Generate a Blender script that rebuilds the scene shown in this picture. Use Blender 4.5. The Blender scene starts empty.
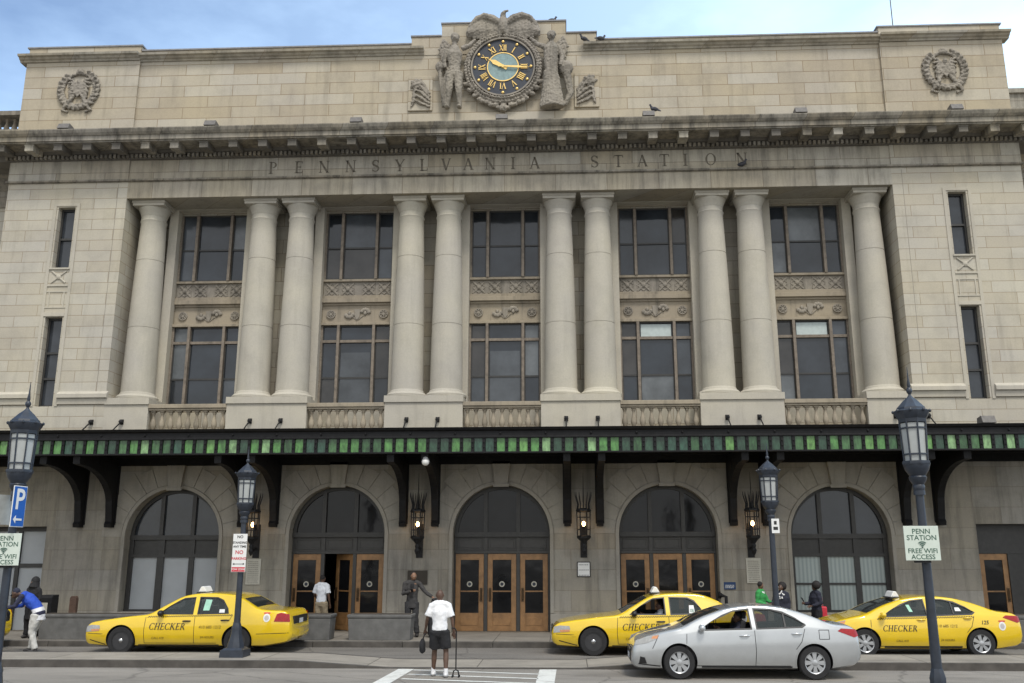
import bpy, bmesh, math, random
from mathutils import Vector, Matrix, Euler
from mathutils.geometry import tessellate_polygon
R = math.radians
PI = math.pi
random.seed(11)
scn = bpy.context.scene
col = scn.collection

# ---------------------------------------------------------------- camera, sky, sun, exposure
cam_d = bpy.data.cameras.new("camera"); cam = bpy.data.objects.new("camera", cam_d); col.objects.link(cam)
cam.location = (1.98, -28.8, 2.4)
_p, _y, _r = R(13.557), R(2.547), R(0.08)
cam.matrix_world = Matrix.Translation(cam.location) @ Matrix.Rotation(_y, 4, 'Z') @ Matrix.Rotation(PI / 2 + _p, 4, 'X') @ Matrix.Rotation(-_r, 4, 'Z')
cam_d.sensor_width = 36; cam_d.lens = 930 / 1024 * 36
cam_d.shift_x = -12 / 1024; cam_d.shift_y = -11.5 / 1024
cam_d.clip_start = 0.1; cam_d.clip_end = 5000
scn.camera = cam
SUN_EL, SUN_AZ = 58, 20      # degrees: height, and degrees to the right of straight behind the camera
w = bpy.data.worlds.new("World"); scn.world = w; w.use_nodes = True
nt = w.node_tree; nt.nodes.clear()
def wn(t, **k):
    n = nt.nodes.new(t)
    for a, b in k.items(): setattr(n, a, b)
    return n
sky = wn('ShaderNodeTexSky', sky_type='NISHITA', sun_disc=False, sun_elevation=R(SUN_EL), sun_rotation=R(180 - SUN_AZ), air_density=1.0, dust_density=.8, ozone_density=3.0)
bg = wn('ShaderNodeBackground'); bg.inputs[1].default_value = 0.15
out = wn('ShaderNodeOutputWorld')
tc = wn('ShaderNodeTexCoord'); mp = wn('ShaderNodeMapping'); mp.inputs['Scale'].default_value = (1.0, 1.0, 2.2)
ns = wn('ShaderNodeTexNoise'); ns.inputs['Scale'].default_value = 2.6; ns.inputs['Detail'].default_value = 7; ns.inputs['Roughness'].default_value = .55
cr = wn('ShaderNodeValToRGB'); cr.color_ramp.elements[0].position = .46; cr.color_ramp.elements[1].position = .78
# thin high haze: thicker to the right, as over the city
sx = wn('ShaderNodeSeparateXYZ'); ad = wn('ShaderNodeMath', operation='MULTIPLY_ADD'); ad.inputs[1].default_value = .70; ad.inputs[2].default_value = .42
mx0 = wn('ShaderNodeMath', operation='ADD', use_clamp=True)
mulc = wn('ShaderNodeMath', operation='MULTIPLY'); mulc.inputs[1].default_value = .45
mix = wn('ShaderNodeMixRGB'); mix.inputs[2].default_value = (5.4, 7.3, 9.5, 1)
L = nt.links.new
L(tc.outputs['Generated'], mp.inputs[0]); L(mp.outputs[0], ns.inputs[0]); L(ns.outputs[0], cr.inputs[0])
L(tc.outputs['Generated'], sx.inputs[0]); L(sx.outputs['X'], ad.inputs[0]); L(cr.outputs[0], mulc.inputs[0])
L(ad.outputs[0], mx0.inputs[0]); L(mulc.outputs[0], mx0.inputs[1]); L(mx0.outputs[0], mix.inputs[0])
# unseen pale cloud added behind the photographer to neutralise the blue skylight
mr = wn('ShaderNodeMapRange'); mr.inputs['From Min'].default_value = .15; mr.inputs['From Max'].default_value = -.55; mr.inputs['To Min'].default_value = 0; mr.inputs['To Max'].default_value = .85; mr.clamp = True
mix2 = wn('ShaderNodeMixRGB'); mix2.inputs[2].default_value = (6.3, 6.25, 6.1, 1)
L(sx.outputs['Y'], mr.inputs['Value']); L(mr.outputs[0], mix2.inputs[0]); L(sky.outputs[0], mix.inputs[1]); L(mix.outputs[0], mix2.inputs[1]); L(mix2.outputs[0], bg.inputs[0]); L(bg.outputs[0], out.inputs[0])
sd = bpy.data.lights.new("sun", 'SUN'); sun = bpy.data.objects.new("sun", sd); col.objects.link(sun)
sd.energy = 1.9; sd.angle = R(15); sd.color = (1, .95, .87)
# light travels from behind-right of the camera down onto the facade
dv = Vector((-math.sin(R(SUN_AZ)) * math.cos(R(SUN_EL)), math.cos(R(SUN_AZ)) * math.cos(R(SUN_EL)), -math.sin(R(SUN_EL))))
sun.rotation_euler = dv.to_track_quat('-Z', 'Y').to_euler()
scn.view_settings.view_transform = 'Standard'; scn.view_settings.look = 'None'
scn.view_settings.exposure = 0.40; scn.view_settings.gamma = 1
scn.render.engine = 'CYCLES'
scn.render.resolution_x = 1024; scn.render.resolution_y = 683

# ---------------------------------------------------------------- materials
MATS = {}
class NT:
    def __init__(s, name):
        s.m = bpy.data.materials.new(name); s.m.use_nodes = True; s.t = s.m.node_tree
        s.b = s.t.nodes['Principled BSDF']
    def n(s, t, **k):
        n = s.t.nodes.new(t)
        for a, b in k.items(): setattr(n, a, b)
        return n
    def l(s, a, b): s.t.links.new(a, b)
    def math(s, op, a, b=None, clamp=False):
        n = s.n('ShaderNodeMath', operation=op, use_clamp=clamp)
        for i, v in enumerate((a, b)):
            if v is None: continue
            if hasattr(v, 'links'): s.l(v, n.inputs[i])
            else: n.inputs[i].default_value = v
        return n.outputs[0]
    def mix(s, fac, a, b, bt='MIX'):
        n = s.n('ShaderNodeMixRGB', blend_type=bt)
        for i, v in enumerate((fac, a, b)):
            if hasattr(v, 'links'): s.l(v, n.inputs[i])
            elif i == 0: n.inputs[0].default_value = v
            else: n.inputs[i].default_value = (*v, 1)
        return n.outputs[0]
    def noise(s, vec, scale, detail=4, rough=.55, sc=(1, 1, 1), loc=(0, 0, 0)):
        mp = s.n('ShaderNodeMapping'); mp.inputs['Scale'].default_value = sc; mp.inputs['Location'].default_value = loc; s.l(vec, mp.inputs[0])
        n = s.n('ShaderNodeTexNoise'); n.inputs['Scale'].default_value = scale; n.inputs['Detail'].default_value = detail; n.inputs['Roughness'].default_value = rough
        s.l(mp.outputs[0], n.inputs[0]); return n.outputs[0]
    def ramp(s, fac, p0, p1, c0=(0, 0, 0), c1=(1, 1, 1)):
        n = s.n('ShaderNodeValToRGB'); e = n.color_ramp.elements
        e[0].position = p0; e[1].position = p1; e[0].color = (*c0, 1); e[1].color = (*c1, 1)
        s.l(fac, n.inputs[0]); return n.outputs[0]
    def bump(s, h, strength=.3, dist=.01):
        n = s.n('ShaderNodeBump'); n.inputs['Strength'].default_value = strength; n.inputs['Distance'].default_value = dist
        s.l(h, n.inputs['Height']); s.l(n.outputs[0], s.b.inputs['Normal'])

def plain(name, c, rough=.6, metal=0, var=.12, scale=9, emit=None, coat=0, spec=None, dirt=0, dirtc=(.05, .045, .04)):
    """general painted / cloth / metal material with a little uneven tone"""
    if name in MATS: return MATS[name]
    s = NT(name); b = s.b
    geo = s.n('ShaderNodeTexCoord').outputs['Object']
    f = s.noise(geo, scale, 5)
    c0 = tuple(v * (1 - var) for v in c); c1 = tuple(min(1, v * (1 + var)) for v in c)
    colr = s.ramp(f, .3, .7, c0, c1)
    if dirt:
        g = s.ramp(s.noise(geo, 2.3, 6, .6), .5, .75)
        colr = s.mix(s.math('MULTIPLY', g, dirt), colr, dirtc)
    s.l(colr, b.inputs['Base Color'])
    b.inputs['Roughness'].default_value = rough; b.inputs['Metallic'].default_value = metal
    if coat: b.inputs['Coat Weight'].default_value = coat; b.inputs['Coat Roughness'].default_value = .05
    if spec is not None: b.inputs['Specular IOR Level'].default_value = spec
    if emit: b.inputs['Emission Color'].default_value = (*emit[0], 1); b.inputs['Emission Strength'].default_value = emit[1]
    MATS[name] = s.m; return s.m

def stone(name, c, bw=1.2, rh=.37, z0=0., joint=(.17, .13, .095), js=.009, stain=.35, streak=.35, var=.10, th=(.52, .70)):
    if name in MATS: return MATS[name]
    s = NT(name); b = s.b
    pos = s.n('ShaderNodeNewGeometry').outputs['Position']
    sp = s.n('ShaderNodeSeparateXYZ'); s.l(pos, sp.inputs[0])
    u = s.math('ADD', sp.outputs[0], sp.outputs[1]); v = s.math('SUBTRACT', sp.outputs[2], z0)
    cb = s.n('ShaderNodeCombineXYZ'); s.l(s.math('ADD', u, 60.3), cb.inputs[0]); s.l(v, cb.inputs[1])
    colr = None
    warm = s.noise(pos, .35, 4, .6)
    base = s.ramp(warm, .35, .68, tuple(x * k for x, k in zip(c, (.93, .93, .95))), tuple(min(1, x * k) for x, k in zip(c, (1.07, 1.06, 1.0))))
    if bw:
        br = s.n('ShaderNodeTexBrick'); s.l(cb.outputs[0], br.inputs['Vector'])
        br.inputs['Scale'].default_value = 1; br.inputs['Brick Width'].default_value = bw; br.inputs['Row Height'].default_value = rh
        br.inputs['Mortar Size'].default_value = js; br.inputs['Mortar Smooth'].default_value = .3; br.inputs['Bias'].default_value = 0
        br.inputs['Color1'].default_value = (1 - var * .7, 1 - var * 1.1, 1 - var * 1.9, 1); br.inputs['Color2'].default_value = (1 + var * .5, 1 + var * .7, 1 + var * .9, 1)
        br.inputs['Mortar'].default_value = tuple(j / k for j, k in zip(joint, c)) + (1,)
        base = s.mix(1, base, br.outputs['Color'], 'MULTIPLY')
    gr = s.noise(pos, 22, 6, .7)
    base = s.mix(.55, base, s.ramp(gr, .25, .75, (.80, .80, .79), (1.12, 1.12, 1.12)), 'MULTIPLY')
    # blotches and run-off streaks of soot
    bl = s.ramp(s.noise(pos, 1.1, 7, .65, loc=(3, 1, 5)), .48, .72)
    base = s.mix(s.math('MULTIPLY', bl, stain), base, tuple(x * .5 for x in c))
    st = s.ramp(s.noise(pos, 1.0, 6, .7, sc=(3.2, 3.2, .28)), *th)
    base = s.mix(s.math('MULTIPLY', st, streak), base, (.075, .07, .06))
    s.l(base, b.inputs['Base Color']); b.inputs['Roughness'].default_value = .88; b.inputs['Specular IOR Level'].default_value = .25
    if bw:
        h = s.math('SUBTRACT', s.math('MULTIPLY', gr, .25), br.outputs['Fac'])
    else: h = s.math('MULTIPLY', gr, .25)
    s.bump(h, .5, .012)
    MATS[name] = s.m; return s.m

LIME = (.455, .424, .362)
m_ash = stone('limestone_ashlar', LIME, 1.5, .37, .03, stain=.34, streak=.30, joint=(.29, .235, .17), js=.009, var=.06, th=(.54, .78))
m_attic = stone('attic_ashlar', (.435, .392, .322), 1.7, .41, .2, stain=.36, streak=.22, var=.11, joint=(.27, .21, .14), js=.012)
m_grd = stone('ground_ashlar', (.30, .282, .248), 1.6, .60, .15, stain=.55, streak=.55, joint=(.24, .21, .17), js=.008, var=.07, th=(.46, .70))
m_plain = stone('limestone_smooth', LIME, 0, stain=.25, streak=.14)
m_vous = stone('voussoir_stone', (.305, .287, .253), 0, stain=.5, streak=.35)
m_col = stone('column_stone', (.445, .418, .360), 0, stain=.24, streak=.20, th=(.52, .8))
m_frieze = stone('frieze_stone', (.40, .37, .315), 1.7, 3, 0, stain=.5, streak=.5, th=(.46, .66), joint=(.2, .16, .12))
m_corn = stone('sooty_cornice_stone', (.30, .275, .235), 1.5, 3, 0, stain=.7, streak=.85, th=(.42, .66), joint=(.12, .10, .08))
m_sculp = stone('carved_stone', (.29, .262, .222), 0, stain=.9, streak=.6)
m_terra = stone('stained_panel_stone', (.33, .285, .22), 0, stain=.7, streak=.5)
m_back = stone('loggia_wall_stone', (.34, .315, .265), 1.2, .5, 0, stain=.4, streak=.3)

def asphalt(name, c, patches=True):
    s = NT(name); b = s.b; pos = s.n('ShaderNodeNewGeometry').outputs['Position']
    f = s.ramp(s.noise(pos, .55, 6, .65, sc=(.45, 1.4, 1)), .3, .72, tuple(x * .72 for x in c), tuple(x * 1.22 for x in c))
    g = s.ramp(s.noise(pos, 70, 3, .7), .3, .7, (.55, .55, .55), (1.4, 1.4, 1.4))
    base = s.mix(1, f, g, 'MULTIPLY')
    oil = s.ramp(s.noise(pos, .9, 5, .6, loc=(9, 2, 0), sc=(.5, 2.2, 1)), .58, .72)
    base = s.mix(s.math('MULTIPLY', oil, .6), base, tuple(x * .35 for x in c))
    vo = s.n('ShaderNodeTexVoronoi', feature='DISTANCE_TO_EDGE'); vo.inputs['Scale'].default_value = .42
    wv = s.n('ShaderNodeMixRGB'); wv.inputs[0].default_value = .25
    nz = s.n('ShaderNodeTexNoise'); nz.inputs['Scale'].default_value = 1.6; s.l(pos, nz.inputs[0]); s.l(pos, wv.inputs[1]); s.l(nz.outputs['Color'], wv.inputs[2]); s.l(wv.outputs[0], vo.inputs[0])
    crk = s.ramp(vo.outputs[0], .0, .012, (1, 1, 1), (0, 0, 0))
    base = s.mix(s.math('MULTIPLY', crk, .55), base, tuple(x * .3 for x in c))
    s.l(base, b.inputs['Base Color']); b.inputs['Roughness'].default_value = .9
    s.bump(s.noise(pos, 60, 3, .7), .35, .01)
    return s.m
m_road = asphalt('worn_asphalt', (.24, .22, .192))
m_lane = asphalt('taxi_lane_asphalt', (.165, .152, .135))
def concrete(name, c, slab=1.5):
    s = NT(name); b = s.b; pos = s.n('ShaderNodeNewGeometry').outputs['Position']
    br = s.n('ShaderNodeTexBrick'); s.l(pos, br.inputs['Vector']); br.offset = 0
    br.inputs['Scale'].default_value = 1; br.inputs['Brick Width'].default_value = slab; br.inputs['Row Height'].default_value = slab
    br.inputs['Mortar Size'].default_value = .012; br.inputs['Color1'].default_value = (.9, .9, .9, 1); br.inputs['Color2'].default_value = (1.08, 1.07, 1.05, 1); br.inputs['Mortar'].default_value = (.35, .34, .32, 1)
    f = s.ramp(s.noise(pos, 1.3, 7, .65), .3, .72, tuple(x * .75 for x in c), tuple(x * 1.12 for x in c))
    g = s.ramp(s.noise(pos, 55, 3, .7), .3, .7, (.82, .82, .82), (1.15, 1.15, 1.15))
    base = s.mix(1, s.mix(1, f, br.outputs['Color'], 'MULTIPLY'), g, 'MULTIPLY')
    s.l(base, b.inputs['Base Color']); b.inputs['Roughness'].default_value = .9
    s.bump(s.noise(pos, 50, 3, .7), .25, .006); return s.m
m_walk = concrete('pavement_concrete', (.205, .188, .163))
m_med = concrete('median_concrete', (.28, .255, .218), 2.4)
m_kerb = plain('kerb_stone', (.075, .068, .060), .9, var=.35, scale=3, dirt=.5)
m_paint = plain('worn_white_road_paint', (.62, .62, .58), .8, var=.12, scale=14, dirt=.6, dirtc=(.25, .24, .22))
m_black = plain('black_painted_iron', (.012, .012, .013), .6, var=.3, spec=.3)
m_canb = plain('canopy_black_metal', (.009, .009, .010), .6, var=.3, spec=.22)
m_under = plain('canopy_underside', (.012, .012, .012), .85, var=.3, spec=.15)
m_lamp = plain('lamp_post_dark_blue_iron', (.022, .028, .040), .42, var=.25)
m_lglass = plain('frosted_lamp_glass', (.36, .375, .365), .35, var=.06)
m_mull = plain('stained_mullion', (.19, .158, .125), .7, var=.25, dirt=.5)
m_frame = plain('window_frame_dark', (.034, .033, .031), .5, var=.2)
m_grey = plain('door_surround_grey', (.045, .043, .040), .5, var=.15)
m_wood = plain('varnished_oak', (.29, .155, .062), .42, var=.25, scale=6)
m_bronze = plain('bronze_handle', (.10, .06, .03), .4, metal=.6)
m_blank = plain('blank_grey_window_panel', (.36, .38, .395), .55, var=.08, scale=1.5)
m_gold = plain('gilding', (.80, .56, .20), .35, metal=.55, var=.1)
m_dial = plain('clock_dial_navy', (.022, .028, .042), .5, var=.2)
m_dialc = plain('clock_dial_teal', (.20, .29, .29), .6, var=.15)
m_white = plain('white_paint', (.72, .72, .70), .5, var=.05)
m_plq = plain('stone_notice_plaque', (.47, .45, .38), .7, var=.08)
m_tan = plain('faded_ink', (.22, .2, .17), .7, var=.1)
m_ink = plain('black_ink', (.02, .02, .02), .7)
m_red = plain('sign_red', (.55, .03, .05), .5, var=.08)
m_blue = plain('sign_blue', (.015, .11, .42), .45, var=.08)
m_signg = plain('pale_sign_face', (.56, .62, .55), .45, var=.04)
m_green_ink = plain('dark_green_ink', (.04, .10, .07), .6)
m_planter = plain('planter_grey_concrete', (.125, .124, .120), .85, var=.2, scale=4, dirt=.35)
m_bulb = plain('lit_bulb', (1, .75, .4), .4, emit=((1, .58, .22), 14))
m_lantg = plain('lantern_glass', (.10, .085, .06), .25, var=.3)
m_pig = plain('pigeon_feathers', (.05, .05, .06), .8, var=.3)
m_flood = plain('floodlight_housing', (.13, .12, .11), .7, var=.2)
m_letter = plain('incised_letter_shadowed_stone', (.135, .118, .092), .9, var=.3)

def glass(name, base=(.018, .022, .028), rough=.09, wav=.25):
    s = NT(name); b = s.b; tcn = s.n('ShaderNodeNewGeometry').outputs['Position']
    s.l(s.ramp(s.noise(tcn, .9, 5, .6), .3, .7, tuple(x * .6 for x in base), tuple(x * 1.6 for x in base)), b.inputs['Base Color'])
    b.inputs['Roughness'].default_value = rough; b.inputs['Specular IOR Level'].default_value = .55
    s.bump(s.noise(tcn, 1.4, 2, .5), wav, .03); MATS[name] = s.m; return s.m
m_glass = glass('dark_window_glass', (.022, .026, .032), .10)
m_glass2 = glass('dusty_window_glass', (.055, .062, .070), .22)
m_glassd = glass('door_glass', (.010, .010, .011), .08); m_glassd.node_tree.nodes['Principled BSDF'].inputs['Specular IOR Level'].default_value = .28
GV = [glass('window_glass_%s' % n_, c_, r_) for n_, c_, r_ in (('dim', (.018, .023, .030), .06), ('grey', (.048, .056, .066), .14), ('curtained', (.095, .105, .112), .2), ('brownish', (.035, .033, .031), .12))]
m_blind = plain('white_blind_behind_glass', (.42, .48, .47), .35, var=.08)

def curtain_mat():
    s = NT('vertical_blinds'); b = s.b; p = s.n('ShaderNodeNewGeometry').outputs['Position']
    wv = s.n('ShaderNodeTexWave', bands_direction='X'); wv.inputs['Scale'].default_value = 2.6; wv.inputs['Distortion'].default_value = .6; s.l(p, wv.inputs[0])
    s.l(s.ramp(wv.outputs[0], .2, .8, (.27, .32, .31), (.37, .425, .41)), b.inputs['Base Color']); b.inputs['Roughness'].default_value = .3
    return s.m
m_curt = curtain_mat()
def green_glass(i, c):
    s = NT('opalescent_green_glass'); b = s.b; p = s.n('ShaderNodeNewGeometry').outputs['Position']
    f = s.noise(p, 5, 5, .7, loc=(i * 3, 0, 0), sc=(1.6, 1, .7))
    s.l(s.ramp(f, .36, .66, tuple(x * .55 for x in c), tuple(min(1, x * 1.5) for x in c)), b.inputs['Base Color']); b.inputs['Roughness'].default_value = .25
    return s.m
m_gg = [green_glass(i, c) for i, c in enumerate([(.035, .09, .035), (.075, .20, .055), (.022, .055, .032), (.19, .33, .15), (.05, .12, .045), (.026, .07, .045), (.11, .25, .07)])]

# ---------------------------------------------------------------- mesh helpers
class MB:
    def __init__(s): s.v = []; s.f = []; s.mi = []; s.mats = []
    def add(s, vs, fs, mat=None):
        o = len(s.v); s.v += [tuple(v) for v in vs]
        if mat is not None and mat not in s.mats: s.mats.append(mat)
        k = s.mats.index(mat) if mat is not None else 0
        for f in fs: s.f.append([i + o for i in f]); s.mi.append(k)
        return s
    def box(s, x0, x1, y0, y1, z0, z1, mat=None):
        if x0 > x1: x0, x1 = x1, x0
        if y0 > y1: y0, y1 = y1, y0
        if z0 > z1: z0, z1 = z1, z0
        vs = [(x, y, z) for z in (z0, z1) for y in (y0, y1) for x in (x0, x1)]
        return s.add(vs, [(0, 2, 3, 1), (4, 5, 7, 6), (0, 1, 5, 4), (2, 6, 7, 3), (0, 4, 6, 2), (1, 3, 7, 5)], mat)
    def frustum(s, cx, cy, z0, z1, hx0, hy0, hx1, hy1, mat=None):
        vs = [(cx + a * hx0, cy + b * hy0, z0) for a, b in ((-1, -1), (1, -1), (1, 1), (-1, 1))] + [(cx + a * hx1, cy + b * hy1, z1) for a, b in ((-1, -1), (1, -1), (1, 1), (-1, 1))]
        return s.add(vs, [(3, 2, 1, 0), (4, 5, 6, 7)] + [(i, (i + 1) % 4, 4 + (i + 1) % 4, 4 + i) for i in range(4)], mat)
    def prism(s, poly, a0, a1, axis='y', mat=None, holes=()):
        """poly in the plane normal to axis: y->(x,z)  x->(y,z)  z->(x,y)"""
        loops = [list(poly)] + [list(h) for h in holes]
        flat = [p for lp in loops for p in lp]
        def P(p, a): return (p[0], a, p[1]) if axis == 'y' else ((a, p[0], p[1]) if axis == 'x' else (p[0], p[1], a))
        tris = tessellate_polygon([[Vector((p[0], p[1], 0)) for p in lp] for lp in loops])
        n = len(flat); fs = [tuple(t) for t in tris] + [tuple(i + n for i in t[::-1]) for t in tris]
        o = 0
        for lp in loops:
            k = len(lp)
            for i in range(k): j = (i + 1) % k; fs.append((o + i, o + j, n + o + j, n + o + i))
            o += k
        return s.add([P(p, a0) for p in flat] + [P(p, a1) for p in flat], fs, mat)
    def extr(s, prof, x0, x1, mat=None):           # profile (y,z) run along x
        return s.prism(prof, x0, x1, 'x', mat)
    def lathe(s, prof, cx=0, cy=0, cz=0, n=24, mat=None, cap=True, axis='z', sx=1, sy=1):
        vs = []
        for r, z in prof:
            for i in range(n):
                a = 2 * PI * i / n; c_, s_ = r * math.cos(a) * sx, r * math.sin(a) * sy
                vs.append((cx + c_, cy + s_, cz + z) if axis == 'z' else ((cx + c_, cy + z, cz + s_) if axis == 'y' else (cx + z, cy + c_, cz + s_)))
        fs = [(j * n + i, j * n + (i + 1) % n, (j + 1) * n + (i + 1) % n, (j + 1) * n + i) for j in range(len(prof) - 1) for i in range(n)]
        if cap: fs += [tuple(range(n))[::-1], tuple((len(prof) - 1) * n + i for i in range(n))]
        return s.add(vs, fs, mat)
    def tube(s, pts, rad, n=8, mat=None, sq=1.0):
        pts = [Vector(p) for p in pts]
        if not hasattr(rad, '__len__'): rad = [rad] * len(pts)
        vs = []; up = None
        for k, p in enumerate(pts):
            d = (pts[min(k + 1, len(pts) - 1)] - pts[max(k - 1, 0)]).normalized()
            if up is None: up = Vector((0, 1, 0)) if abs(d.y) < .8 else Vector((0, 0, 1))
            a = d.cross(up).normalized(); b = a.cross(d).normalized(); up = b
            for i in range(n):
                t = 2 * PI * i / n; vs.append(p + a * math.cos(t) * rad[k] + b * math.sin(t) * rad[k] * sq)
        m = len(pts)
        fs = [(j * n + i, j * n + (i + 1) % n, (j + 1) * n + (i + 1) % n, (j + 1) * n + i) for j in range(m - 1) for i in range(n)]
        fs += [tuple(range(n))[::-1], tuple((m - 1) * n + i for i in range(n))]
        return s.add(vs, fs, mat)
    def ball(s, c, r, n=10, mat=None):
        if not hasattr(r, '__len__'): r = (r, r, r)
        m = max(5, n // 2 + 1); vs = []; fs = []
        for j in range(1, m):
            ph = PI * j / m
            for i in range(n):
                a = 2 * PI * i / n; vs.append((c[0] + r[0] * math.sin(ph) * math.cos(a), c[1] + r[1] * math.sin(ph) * math.sin(a), c[2] + r[2] * math.cos(ph)))
        t = len(vs); vs += [(c[0], c[1], c[2] + r[2]), (c[0], c[1], c[2] - r[2])]
        for j in range(m - 2):
            for i in range(n): fs.append((j * n + i, (j + 1) * n + i, (j + 1) * n + (i + 1) % n, j * n + (i + 1) % n))
        for i in range(n): fs.append((t, i, (i + 1) % n)); fs.append((t + 1, (m - 2) * n + (i + 1) % n, (m - 2) * n + i))
        return s.add(vs, fs, mat)
    def xf(s, M, start=0):
        for i in range(start, len(s.v)): s.v[i] = tuple(M @ Vector(s.v[i]))
        return s
    def mesh(s, name, mat=None, smooth=0, fix=True):
        me = bpy.data.meshes.new(name); me.from_pydata(s.v, [], s.f)
        ms = s.mats if s.mats else [mat]
        for m in ms: me.materials.append(m)
        if len(ms) > 1:
            for p, k in zip(me.polygons, s.mi): p.material_index = k
        if fix:
            bm = bmesh.new(); bm.from_mesh(me); bmesh.ops.recalc_face_normals(bm, faces=bm.faces); bm.to_mesh(me); bm.free()
        if smooth:
            me.polygons.foreach_set('use_smooth', [True] * len(me.polygons)); me.set_sharp_from_angle(angle=R(smooth))
        me.update(); return me
    def build(s, name, mat=None, parent=None, smooth=0, bevel=0):
        me = s.mesh(name, mat, smooth)
        o = bpy.data.objects.new(name, me); col.objects.link(o)
        if parent is not None: o.parent = parent
        if bevel:
            b = o.modifiers.new('bevel', 'BEVEL'); b.width = bevel; b.segments = 2; b.limit_method = 'ANGLE'; b.angle_limit = R(35)
        return o
def tag(o, label=None, cat=None, group=None, kind=None):
    if label: o['label'] = label
    if cat: o['category'] = cat
    if group: o['group'] = group
    if kind: o['kind'] = kind
    return o
def empty(name, loc=(0, 0, 0), rz=0, label=None, cat=None, group=None):
    o = bpy.data.objects.new(name, None); o.empty_display_size = .2; col.objects.link(o); o.location = loc; o.rotation_euler = (0, 0, rz)
    return tag(o, label, cat, group)
def kids(o): return [c for c in bpy.data.objects if c.parent == o]
def copy_tree(o, parent=None):
    c = o.copy(); col.objects.link(c)
    if parent is not None: c.parent = parent
    for k in kids(o): copy_tree(k, c)
    return c
def evald(me, mods):
    """apply modifiers without bpy.ops, return a new mesh"""
    o = bpy.data.objects.new('tmp', me); col.objects.link(o)
    for t, kw in mods:
        m = o.modifiers.new('m', t)
        for k, v in kw.items(): setattr(m, k, v)
    bpy.context.view_layer.update()
    dg = bpy.context.evaluated_depsgraph_get(); r = bpy.data.meshes.new_from_object(o.evaluated_get(dg), depsgraph=dg)
    bpy.data.objects.remove(o); return r
def carve_tex(sz):
    t = bpy.data.textures.new('carving', 'CLOUDS'); t.noise_scale = sz; t.noise_depth = 3; return t
def fused(mb, name, mat, parent=None, voxel=.012, smooth=3, rough=None):
    """melt overlapping shapes into one continuous organic surface"""
    me = evald(mb.mesh(name), [('REMESH', dict(mode='VOXEL', voxel_size=voxel)), ('SMOOTH', dict(factor=.5, iterations=smooth))] + ([('DISPLACE', dict(texture=carve_tex(rough[0]), strength=rough[1], texture_coords='LOCAL', mid_level=.5))] if rough else []))
    me.name = name; me.materials.clear(); me.materials.append(mat)
    me.polygons.foreach_set('use_smooth', [True] * len(me.polygons))
    o = bpy.data.objects.new(name, me); col.objects.link(o)
    if parent is not None: o.parent = parent
    return o
def rect(x0, x1, z0, z1): return [(x0, z0), (x1, z0), (x1, z1), (x0, z1)]
def arch(cx, r, z0, zs, n=28): return [(cx - r, z0), (cx + r, z0)] + [(cx + r * math.cos(PI * i / n), zs + r * math.sin(PI * i / n)) for i in range(n + 1)]

# ---------------------------------------------------------------- lettering
def text_tris(txt, size=1., bold=0., shear=0., align='CENTER', space=1.):
    cu = bpy.data.curves.new('t', 'FONT'); cu.body = txt; cu.size = size; cu.offset = bold; cu.shear = shear; cu.align_x = align; cu.align_y = 'CENTER'; cu.space_character = space; cu.resolution_u = 3
    o = bpy.data.objects.new('t', cu); col.objects.link(o); bpy.context.view_layer.update()
    dg = bpy.context.evaluated_depsgraph_get(); me = bpy.data.meshes.new_from_object(o.evaluated_get(dg), depsgraph=dg)
    vs = [tuple(v.co) for v in me.vertices]; fs = [tuple(p.vertices) for p in me.polygons]
    bpy.data.objects.remove(o); bpy.data.meshes.remove(me); return vs, fs
TK, TN = .15, .065
def _q(a, b, wd):
    a, b = Vector((*a, 0)), Vector((*b, 0)); d = (b - a).normalized(); n = Vector((-d.y, d.x, 0)) * wd / 2
    return [tuple((a - n)[:2]), tuple((b - n)[:2]), tuple((b + n)[:2]), tuple((a + n)[:2])]
def _arc(cx, cy, rx, ry, a0, a1, wt, wn_, n=14):
    out = []
    def P(t, k):
        a = R(a0 + (a1 - a0) * t); wv = wn_ + (wt - wn_) * abs(math.cos(a))
        return (cx + (rx + k * wv / 2) * math.cos(a), cy + (ry + k * wn_ / 2) * math.sin(a))
    for i in range(n): out.append([P(i / n, -1), P(i / n, 1), P((i + 1) / n, 1), P((i + 1) / n, -1)])
    return out
def _stem(x, w_=None, y0=0, y1=1, sf=.09):
    w_ = w_ or TK
    o = [[(x - w_ / 2, y0), (x + w_ / 2, y0), (x + w_ / 2, y1), (x - w_ / 2, y1)]]
    for y in (y0 + .0, y1 - .045): o.append([(x - w_ / 2 - sf, y), (x + w_ / 2 + sf, y), (x + w_ / 2 + sf, y + .045), (x - w_ / 2 - sf, y + .045)])
    return o
def _sf(x, y, l=.13): return [[(x - l, y), (x + l, y), (x + l, y + .045), (x - l, y + .045)]]
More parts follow.
